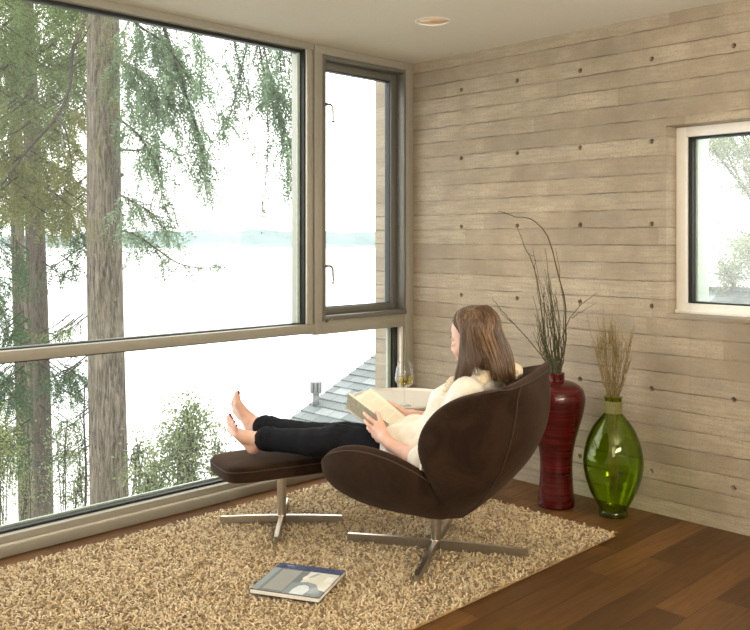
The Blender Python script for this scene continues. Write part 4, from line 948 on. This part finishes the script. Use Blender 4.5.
# joints, chair frame: x forward, y to the sitter's left, z up
HIPL, KNL, ANL = V3(.02, .088, .425), V3(.415, .105, .466), V3(.795, .095, .434)
HIPR, KNR, ANR = V3(.02, -.085, .425), V3(.44, -.005, .452), V3(.888, -.04, .455)
SHL, ELL, WRL = V3(-.195, .165, .722), V3(-.045, .270, .452), V3(.115, .224, .500)
SHR, ELR, WRR = V3(-.195, -.140, .722), V3(-.02, -.245, .505), V3(.160, -.120, .553)
HC = V3(-.178, .02, .966)                     # skull centre
def hand_left(B, k=.010):
    kn = [V3(.192, .186, .570), V3(.199, .186, .548), V3(.198, .184, .526), V3(.190, .184, .507)]
    tip = [V3(.272, .146, .604), V3(.270, .142, .573), V3(.258, .137, .545), V3(.232, .140, .520)]
    B.cap(WRL, V3(.150, .212, .522), .025, .024, k)
    for q in kn: B.cap(V3(.140, .214, .515), q, .019, .0135, k)
    for q, t, r in zip(kn, tip, (.0088, .0090, .0086, .0074)):
        m = q*.55+t*.45+V3(.006, .010, .004); m2 = q*.22+t*.78+V3(.003, .006, .002)
        B.cap(q, m, r*1.12, r, .004).cap(m, m2, r, r*.93, .003).cap(m2, t, r*.93, r*.78, .003)
    B.cap(V3(.145, .205, .530), V3(.180, .178, .580), .016, .0115, .008).cap(V3(.180, .178, .580), V3(.208, .140, .602), .0105, .0095, .003).cap(V3(.208, .140, .602), V3(.226, .118, .606), .0095, .0078, .003)
def hand_right(B, k=.010):
    kn = [V3(.222, -.108, .560), V3(.220, -.112, .542), V3(.214, -.114, .526), V3(.204, -.112, .512)]
    tip = [V3(.275, -.062, .566), V3(.278, -.052, .548), V3(.268, -.046, .532), V3(.246, -.052, .516)]
    B.cap(WRR, V3(.185, -.116, .548), .025, .023, k)
    for q in kn: B.cap(V3(.178, -.118, .545), q, .019, .0135, k)
    for q, t, r in zip(kn, tip, (.0088, .0090, .0086, .0074)):
        m = q*.55+t*.45+V3(.008, -.010, -.003); m2 = q*.22+t*.78+V3(.004, -.005, -.001)
        B.cap(q, m, r*1.12, r, .004).cap(m, m2, r, r*.93, .003).cap(m2, t, r*.93, r*.78, .003)
    B.cap(V3(.180, -.112, .560), V3(.214, -.098, .586), .0165, .012, .008).cap(V3(.214, -.098, .586), V3(.243, -.084, .604), .0115, .0100, .003).cap(V3(.243, -.084, .604), V3(.266, -.077, .616), .0098, .0078, .003)
def foot(B, ank, heel, big, small, ballb, balls, nails):
    """ankle, heel, big/small toe tips, ball under the big/small toe"""
    mid = (ank*.40+heel*.2+(ballb+balls)*.2)
    B.cap(ank, heel, .034, .029, .02).cap(ank, mid, .035, .027, .02).cap(heel, (ballb+balls)/2*.45+heel*.55, .029, .022, .02)
    for i in range(5):
        f = i/4; g_ = (0, .17, .40, .68, 1)[i]; bl = ballb*(1-f)+balls*f; tp = big*(1-g_)+small*g_; rb = (.0165, .0145, .0135, .013, .0125)[i]; rt = (.0135, .0105, .0098, .0092, .0088)[i]
        ax = (tp-bl); tp2 = bl+ax*(1.0, 1.08, 1.06, 1.0, .9)[i]
        B.cap(mid, bl, .024, rb, .014).cap(heel*.35+bl*.65, bl, .017, rb, .012)
        md = bl*.5+tp2*.5; B.cap(bl, md, rb*.86, rt, .005).cap(md, tp2, rt, rt*.95, .003)
        nails.append((tp2, ax/np.linalg.norm(ax), rt))
NAILS = []
def body():
    B = SDF((-.36, -.36, .26), (1.12, .36, 1.10), .0037)
    # trunk
    B.ell((.005, .0, .425), (.135, .165, .105), (0, .25, 0), .03)
    for y in (.055, -.05): B.cap((.0, y, .45), (-.10, y, .585), .105, .092, .04).cap((-.10, y, .585), (-.170, y, .690), .096, .092, .04)
    for y in (.075, -.055): B.ell((-.070, y, .665), (.055, .052, .055), (0, 0, 0), .03)
    B.cap(SHL, SHR, .050, .050, .04).cap((-.215, .012, .72), (-.205, .016, .80), .060, .047, .03).cap((-.208, .016, .78), (-.195, .02, .88), .045, .046, .02)
    # arms
    for s, e, w in ((SHL, ELL, WRL), (SHR, ELR, WRR)): B.cap(s, e, .047, .037, .03).cap(e, e*.7+w*.3, .038, .038, .012).cap(e*.7+w*.3, w, .038, .0245, .02)
    hand_left(B); hand_right(B)
    # legs and feet
    for h, k_, a in ((HIPL, KNL, ANL), (HIPR, KNR, ANR)):
        c = k_*.68+a*.32-V3(0, 0, .012); B.cap(h, k_, .085, .056, .03).cap(k_, c, .055, .054, .02).cap(c, a, .052, .034, .02)
    foot(B, ANL, V3(.860, .085, .390), V3(.985, .092, .518), V3(.895, .178, .505), V3(.970, .100, .464), V3(.896, .168, .458), NAILS)
    foot(B, ANR, V3(.945, -.045, .440), V3(.998, .004, .612), V3(1.078, -.075, .548), V3(.998, -.004, .563), V3(1.055, -.066, .512), NAILS)
    # head, pitched forward over the book
    rot = (0, .22, 0)
    B.ell(HC, (.098, .076, .090), rot, .01); B.ell(HC+V3(.012, 0, -.074), (.068, .060, .082), (0, .15, 0), .02)
    B.ell((-.134, .02, .812), (.026, .026, .022), (0, 0, 0), .018); B.cap((-.20, .062, .865), (-.140, .03, .815), .014, .013, .025).cap((-.20, -.022, .865), (-.140, .01, .815), .014, .013, .025)
    B.cap((-.089, .018, .922), (-.083, .015, .880), .0085, .0110, .008).cap((-.092, .028, .876), (-.092, .006, .876), .0085, .0085, .006)
    B.cap((-.094, .048, .926), (-.094, -.008, .926), .010, .010, .012)                                       # brow
    for y in (.047, -.007): B.ell((-.104, y, .905), (.014, .016, .012), (0, 0, 0), .004)                       # closed lids
    for y in (.052, -.012): B.ell((-.118, y, .875), (.022, .020, .020), (0, 0, 0), .02)
    B.cap((-.111, .034, .848), (-.111, .006, .848), .0085, .0085, .006); B.cap((-.114, .032, .840), (-.114, .008, .840), .0088, .0088, .005)
    for y, s in ((.080, 1), (-.040, -1)):
        B.ell((-.19, y, .905), (.018, .009, .031), (0, .25, 0), .006); B.ell((-.183, y+s*.004, .888), (.011, .007, .012), (0, 0, 0), .006)
    V, Q = B.mesh(); V = relax(V, Q, 1, .5)
    return npmesh('body', V, Q, M['skin'], person)
body_o = body()
# toenails with dark red polish
M['polish'] = simple('dark red nail polish', (.22, .015, .02, 1), .2)
for i, (p, a, r) in enumerate(NAILS):
    b = MB(); c = Vector(p)+Vector(a)*r*.45; back = Vector((-.75, 0, .66)); n = (back-Vector(a)*back.dot(a)).normalized(); s = Vector(a).cross(n)
    P = [[c+Vector(a)*(u*r*.6)+s*(v*r*.6)+n*(r*(1.06-.32*v*v-.22*max(0, u)**2)) for v in np.linspace(-1, 1, 5)] for u in np.linspace(-1, 1, 5)]
    P2 = [[q-n*.0015 for q in row] for row in P]; b.grid(P); b.grid(P2, flip=True)
    b.build('toenail', M['polish'], person)
# eyes lowered to the page: dark lash lines, brows, lips
for y in (.047, -.007): b = MB(); b.tube([(-.0935, y-.014, .899), (-.0895, y, .8965), (-.0935, y+.014, .899)], [.0008, .0018, .0008], 6); b.build('eyelashes', simple('dark lashes', (.02, .012, .008, 1), .6), person)
for y in (.047, -.007): b = MB(); b.tube([(-.088, y-.017, .929), (-.0835, y, .934), (-.089, y+.018, .928)], [.001, .0026, .001], 6); b.build('eyebrow', simple('brown brows', (.07, .04, .022, 1), .7), person)
b = MB()
for z, r in ((.8465, .0042), (.8395, .0048)): b.tube([(-.1085, .038, z+.001), (-.1025, .029, z+.002), (-.1015, .02, z+.0014), (-.1025, .011, z+.002), (-.1085, .002, z+.001)], [.001, r*.8, r, r*.8, .001], 8)
b.build('lips', simple('rose lips', (.42, .13, .11, 1), .35), person)

def cloth(name, lo, hi, prims, fold, mat, h=.0045, seed=1, it=1):
    B = SDF(lo, hi, h)
    for p in prims:
        if len(p) == 5: B.cap(*p)
        else: B.ell(*p[:4])
    n = B.n; x = (B.lo[0]+h*np.arange(n[0]))[:, None, None]; y = (B.lo[1]+h*np.arange(n[1]))[None, :, None]; z = (B.lo[2]+h*np.arange(n[2]))[None, None, :]
    B.F = B.F+fold(x, y, z).astype(np.float32)
    V, Q = B.mesh(); V = relax(V, Q, it, .5); return npmesh(name, V, Q, mat, person)
# trousers, cut off above the ankle
def trouser_fold(x, y, z):
    k = np.exp(-((x-.43)/.12)**2)+np.exp(-((x-.80)/.07)**2)+.4
    return .0034*k*(vnoise(x, y*.7, z, 55, 4)+.8*vnoise(x*1.3, y, z*1.6, 95, 6))
def leg_prims(h, k_, a, cut):
    a2 = k_+(a-k_)*cut; c = k_*.68+a*.32-V3(0, 0, .012)
    return [(h, k_, .094, .067, .03), (k_, c, .066, .062, .02), (c, a2, .060, .050, .02), (a2-(a-k_)*.06, a2+(a-k_)*.01, .053, .054, .01)]
g = G('black cotton trousers'); P, _ = g.obj(); wv = g.noise(P, 500, 2); g.bump(wv, .2, .001); M['trouser'] = g.set(g.mix(wv, (.005, .0055, .0075, 1), (.012, .013, .017, 1)), .85, 0, Specular_IOR_Level=.12)
tr = cloth('trousers', (-.20, -.24, .28), (.96, .26, .66), leg_prims(HIPL, KNL, ANL, .965)+leg_prims(HIPR, KNR, ANR, .965)+[((.0, 0, .425), (.148, .180, .112), (0, .25, 0), .03), ((.03, 0, .45), (-.05, .0, .50), .10, .10, .03)], trouser_fold, M['trouser'])
for k_, a, cut in ((KNL, ANL, .965), (KNR, ANR, .965)):
    b = MB(); d_ = Vector((a-k_)/np.linalg.norm(a-k_)); c = Vector(k_+(a-k_)*cut); n1 = d_.cross(Vector((0, 1, 0))).normalized(); n2 = d_.cross(n1)
    for off, rr_ in ((.000, .0535), (-.030, .0530)):
        ring = [c+d_*off+(n1*math.cos(t)+n2*math.sin(t))*(rr_+.001*math.sin(3*t)) for t in np.linspace(0, 2*PI, 33)]; b.tube(ring, .0035, 6, cap=False)
    b.build('cuff_hem', M['trouser'], tr)
# blouse, sleeves to the elbow
def blouse_fold(x, y, z): return .0055*vnoise(x, y, z*.7, 42, 11)+.003*vnoise(x, y*1.2, z, 90, 12)
def fabric(name, c0, c1, c2, sc):
    g = G(name); P, _ = g.obj(); v = g.n('ShaderNodeTexVoronoi'); g.put(v.inputs['Vector'], P); v.inputs['Scale'].default_value = sc
    n = g.noise(P, sc*.5, 3); c = g.mix(g.mapr(n, .45, .62), c0, c1); c = g.mix(g.mapr(v.outputs['Distance'], .10, .22, .55, 0), c, c2)
    g.bump(g.noise(P, 350, 2), .15, .001); return g.set(c, .85, 0, Sheen_Weight=.1)
M['blouse'] = fabric('cream blouse cloth', (.82, .765, .67, 1), (.87, .83, .75, 1), (.76, .65, .48, 1), 70)
sl_ = ELL+(WRL-ELL)*.16; sr_ = ELR+(WRR-ELR)*.20
bl = cloth('blouse', (-.37, -.36, .34), (.27, .36, .86),
    [((.0, y, .45), (-.10, y, .585), .125, .112, .04) for y in (.055, -.05)]+[((-.10, y, .585), (-.170, y, .690), .112, .105, .04) for y in (.055, -.05)]+[((-.07, y, .665), (.066, .062, .066), (0, 0, 0), .03) for y in (.075, -.055)] +
    [(SHL, SHR, .062, .062, .04), ((-.21, .014, .71), (-.206, .016, .775), .075, .060, .03), (SHL, ELL, .062, .054, .03), (SHR, ELR, .062, .054, .03), (ELL, sl_, .054, .050, .015), (ELR, sr_, .054, .050, .015),
     ((.02, .03, .455), (.118, .175, .085), (0, .2, 0), .03), ((.085, .135, .455), (.150, .165, .440), .045, .030, .03), ((.02, .190, .420), (.120, .200, .430), .040, .022, .03), ((.06, .02, .50), (.13, .03, .515), .06, .045, .03), ((.02, .10, .455), (.115, .105, .462), .112, .098, .03), ((.02, -.09, .455), (.125, -.075, .468), .112, .098, .03), ((.07, .10, .50), (.15, .10, .505), .055, .045, .03)], blouse_fold, M['blouse'], seed=2)
# ruffled collar
def collar():
    B = SDF((-.36, -.16, .66), (-.06, .20, .87), .0036)
    for k in range(14):
        a = 2*PI*k/14; B.ell((-.213+.072*math.cos(a), .016+.088*math.sin(a), .778+.012*math.sin(a*3)-.018*math.cos(a)), (.034, .034, .026), (0, 0, a), .012)
    B.cap((-.30, -.01, .775), (-.325, -.09, .785), .034, .032, .02); B.cap((-.28, -.06, .785), (-.31, -.12, .785), .034, .030, .02); B.cap((-.11, .09, .745), (-.085, .115, .70), .030, .022, .02)
    n = B.n; h = B.h; x = (B.lo[0]+h*np.arange(n[0]))[:, None, None]; y = (B.lo[1]+h*np.arange(n[1]))[None, :, None]; z = (B.lo[2]+h*np.arange(n[2]))[None, None, :]
    B.F = B.F+(.006*vnoise(x, y, z, 130, 21)).astype(np.float32); V, Q = B.mesh()
    return npmesh('collar', relax(V, Q, 1), Q, fabric('patterned cream collar', (.78, .68, .52, 1), (.62, .48, .28, 1), (.40, .28, .14, 1), 60), person)
collar()['label'] = 'ruffled cream collar with a small brown pattern'
# hair: a smooth under-volume and several hundred locks over it
def hair_mat():
    g = G('brown hair'); P, (x, y, z) = g.obj(); a = g.n('ShaderNodeAttribute'); a.attribute_name = 'Col'
    n = g.noise(g.vec(g.math('MULTIPLY', x, 140), g.math('MULTIPLY', y, 140), g.math('MULTIPLY', z, 6)), 1.0, 3)
    return g.set(g.mix(g.mapr(n, .35, .7, 0, .5), a.outputs['Color'], (.035, .017, .008, 1)), .42, 0, Specular_IOR_Level=.6, Anisotropic=.4)
M['hair'] = hair_mat()
def hair():
    r = random.Random(9); b = MB(); HCv = Vector(HC)
    for k in range(1500):
        u = r.random(); th = -2.12+4.24*u                         # 0 = straight back, + = sitter's left
        depth_ = r.uniform(0, 1)
        back = Vector((-math.cos(th), math.sin(th), 0))
        s0 = Vector((-.105-.12*r.random()**1.2, .02+r.uniform(-.012, .012), 0)); q = (s0.x-HCv.x)/.104
        s0.z = HCv.z+.100*math.sqrt(max(0, 1-q*q))+.25*.0
        lift = .002+.013*depth_
        eq = HCv+Vector((back.x*(.100+lift), back.y*(.085+lift), -.012+r.uniform(-.015, .015)))
        if th > 1.5 or th < -1.5: eq.x = min(eq.x, -.150)
        mid = (s0+eq)/2; o = mid-HCv; mid = HCv+Vector((o.x/.104, o.y/.084, o.z/.100)).normalized()*1.0*1.0 if False else HCv+Vector((o.x, o.y, o.z))*(1/max(.3, math.sqrt((o.x/(.103+lift))**2+(o.y/(.081+lift))**2+(o.z/(.100+lift))**2)))
        w = abs(th)
        W_ = (0, .6, 1.05, 1.3, 1.6, 2.0, 2.35); sgn = 1 if th > 0 else -1
        ex = np.interp(w, W_, (-.338, -.328, -.298, -.262, -.190, -.135, -.105)); ey = np.interp(w, W_, (0, .072, .112, .125, .136, .118, .092)); ez = np.interp(w, W_, (.762, .762, .772, .845, .765, .722, .715))
        end = Vector((ex+r.uniform(-.012, .012), .02+sgn*ey+r.uniform(-.008, .008), ez+.022*r.random()))
        m2 = eq.lerp(end, .5)+Vector((back.x*.014 if w < 1.2 else -.010, back.y*.012, 0))
        q = smoothpath([s0, mid, eq, m2, end], 14)
        base = .75+.6*r.random(); gold = r.random() < .28; c = (.095*base, .050*base, .023*base) if not gold else (.235*base, .135*base, .066*base)
        ra = r.uniform(.0022, .0046); b.tube(q, [ra*(.75+.25*math.sin(PI*min(1, i/9)))*(1 if i < 10 else 1-.19*(i-9)) for i in range(14)], 5, c, flat=1.0)
    h = b.build('hair', M['hair'], person, color=True)
    B = SDF((-.37, -.14, .74), (-.05, .18, 1.09), .004)
    B.ell(HC+V3(-.004, 0, .006), (.098, .074, .093), (0, .22, 0), .01)
    for y in (-.04, -.005, .035, .072): B.cap((-.215, y, .93), (-.280, y*1.1, .80), .046, .028, .03)
    for y in (.066, -.030): B.cap((-.185, y, .95), (-.235, y*1.2, .83), .030, .020, .03)
    # keep the face open
    n = B.n; hh = B.h; x = (B.lo[0]+hh*np.arange(n[0]))[:, None, None]; z = (B.lo[2]+hh*np.arange(n[2]))[None, None, :]
    B.F = np.maximum(B.F, ((x+.128)-.55*(z-.955)+np.zeros(n)).astype(np.float32))
    V, Q = B.mesh(); V = relax(V, Q, 2); rr = np.random.default_rng(2)
    npmesh('hair_underlayer', V, Q, M['hair'], h, np.tile(np.array([[.05, .027, .013]]), (len(V), 1)))
hair()

# ------------------------------------------------------------ open book in the reader's hands
def book():
    t = thing('open_book', 'open paperback book held in both hands above the lap', 'book', CO, CH)
    st, sb = Vector((.396, .065, .603)), Vector((.205, .065, .490)); ax = (sb-st).normalized()
    nt, nb = Vector((.356, .125, .676)), Vector((.165, .125, .563)); ft, fb = Vector((.338, -.070, .668)), Vector((.165, -.070, .550))
    M['paper'] = simple('cream book paper', (.86, .81, .70, 1), .8, 0, 90, .03)
    M['print'] = simple('grey lines of print', (.56, .50, .40, 1), .85)
    M['cover'] = simple('worn pale paperback cover', (.55, .52, .40, 1), .6, 0, 60, .2)
    def leaf(name, a0, b0, a1, b1, thick, mat, bulge, parent, flip):
        """slab from spine edge a0-b0 to fore edge a1-b1, curved up near the gutter"""
        n = ((a1-a0).cross(b0-a0)).normalized()
        if n.z < 0: n = -n
        P = []
        for i in range(13):
            u = i/12; e = n*(bulge*math.sin(PI*u**.6)*(1-u*.4)); P.append([(a0.lerp(a1, u)).lerp(b0.lerp(b1, u), v)+e for v in np.linspace(0, 1, 5)])
        T = [[q+n*thick for q in row] for row in P]; b = MB(); b.grid(P, flip=flip); b.grid(T, flip=not flip)
        for R in ((0, None), (12, None)): b.grid([P[R[0]], T[R[0]]])
        b.grid([[r[0] for r in P], [r[0] for r in T]]); b.grid([[r[-1] for r in P], [r[-1] for r in T]])
        return b.build(name, mat, parent, smooth='auto', merge=.00005), T, n
    cvN, _, _ = leaf('cover', st+Vector((0, 0, -.002)), sb+Vector((0, 0, -.002)), nt+Vector((0, .004, 0)), nb+Vector((0, .004, 0)), .0012, M['cover'], .001, t, False)
    leaf('cover', st+Vector((0, 0, -.002)), sb+Vector((0, 0, -.002)), ft, fb, .0012, M['cover'], .001, t, True)
    pn, Tn, nn = leaf('page_block', st, sb, nt, nb, .008, M['paper'], .004, t, False); pf, Tf, nf = leaf('page_block', st, sb, ft, fb, .007, M['paper'], .010, t, True)
    b = MB()
    def on(T, n, u, v): 
        i = min(11, int(u*12)); f = u*12-i; j = min(3, int(v*4)); g_ = v*4-j
        p = (Vector(T[i][j])*(1-g_)+Vector(T[i][j+1])*g_)*(1-f)+(Vector(T[i+1][j])*(1-g_)+Vector(T[i+1][j+1])*g_)*f; return p+n*.0004
    for T, n, pg in ((Tf, nf, pf), (Tn, nn, pn)):
        b = MB()
        for k in range(24):
            v = .09+.82*k/23; u1 = .88 if k % 7 != 5 else random.uniform(.35, .7)
            pts = np.linspace(.16, u1, 9); lo = [on(T, n, u, v-.0042) for u in pts]; hi = [on(T, n, u, v+.0042) for u in pts]; b.grid([lo, hi])
        b.build('print', M['print'], pg)
    b = MB(); b.tube([st+Vector((0, 0, -.003)), sb+Vector((0, 0, -.003))], .0055, 8); b.build('spine', M['cover'], t)
book()
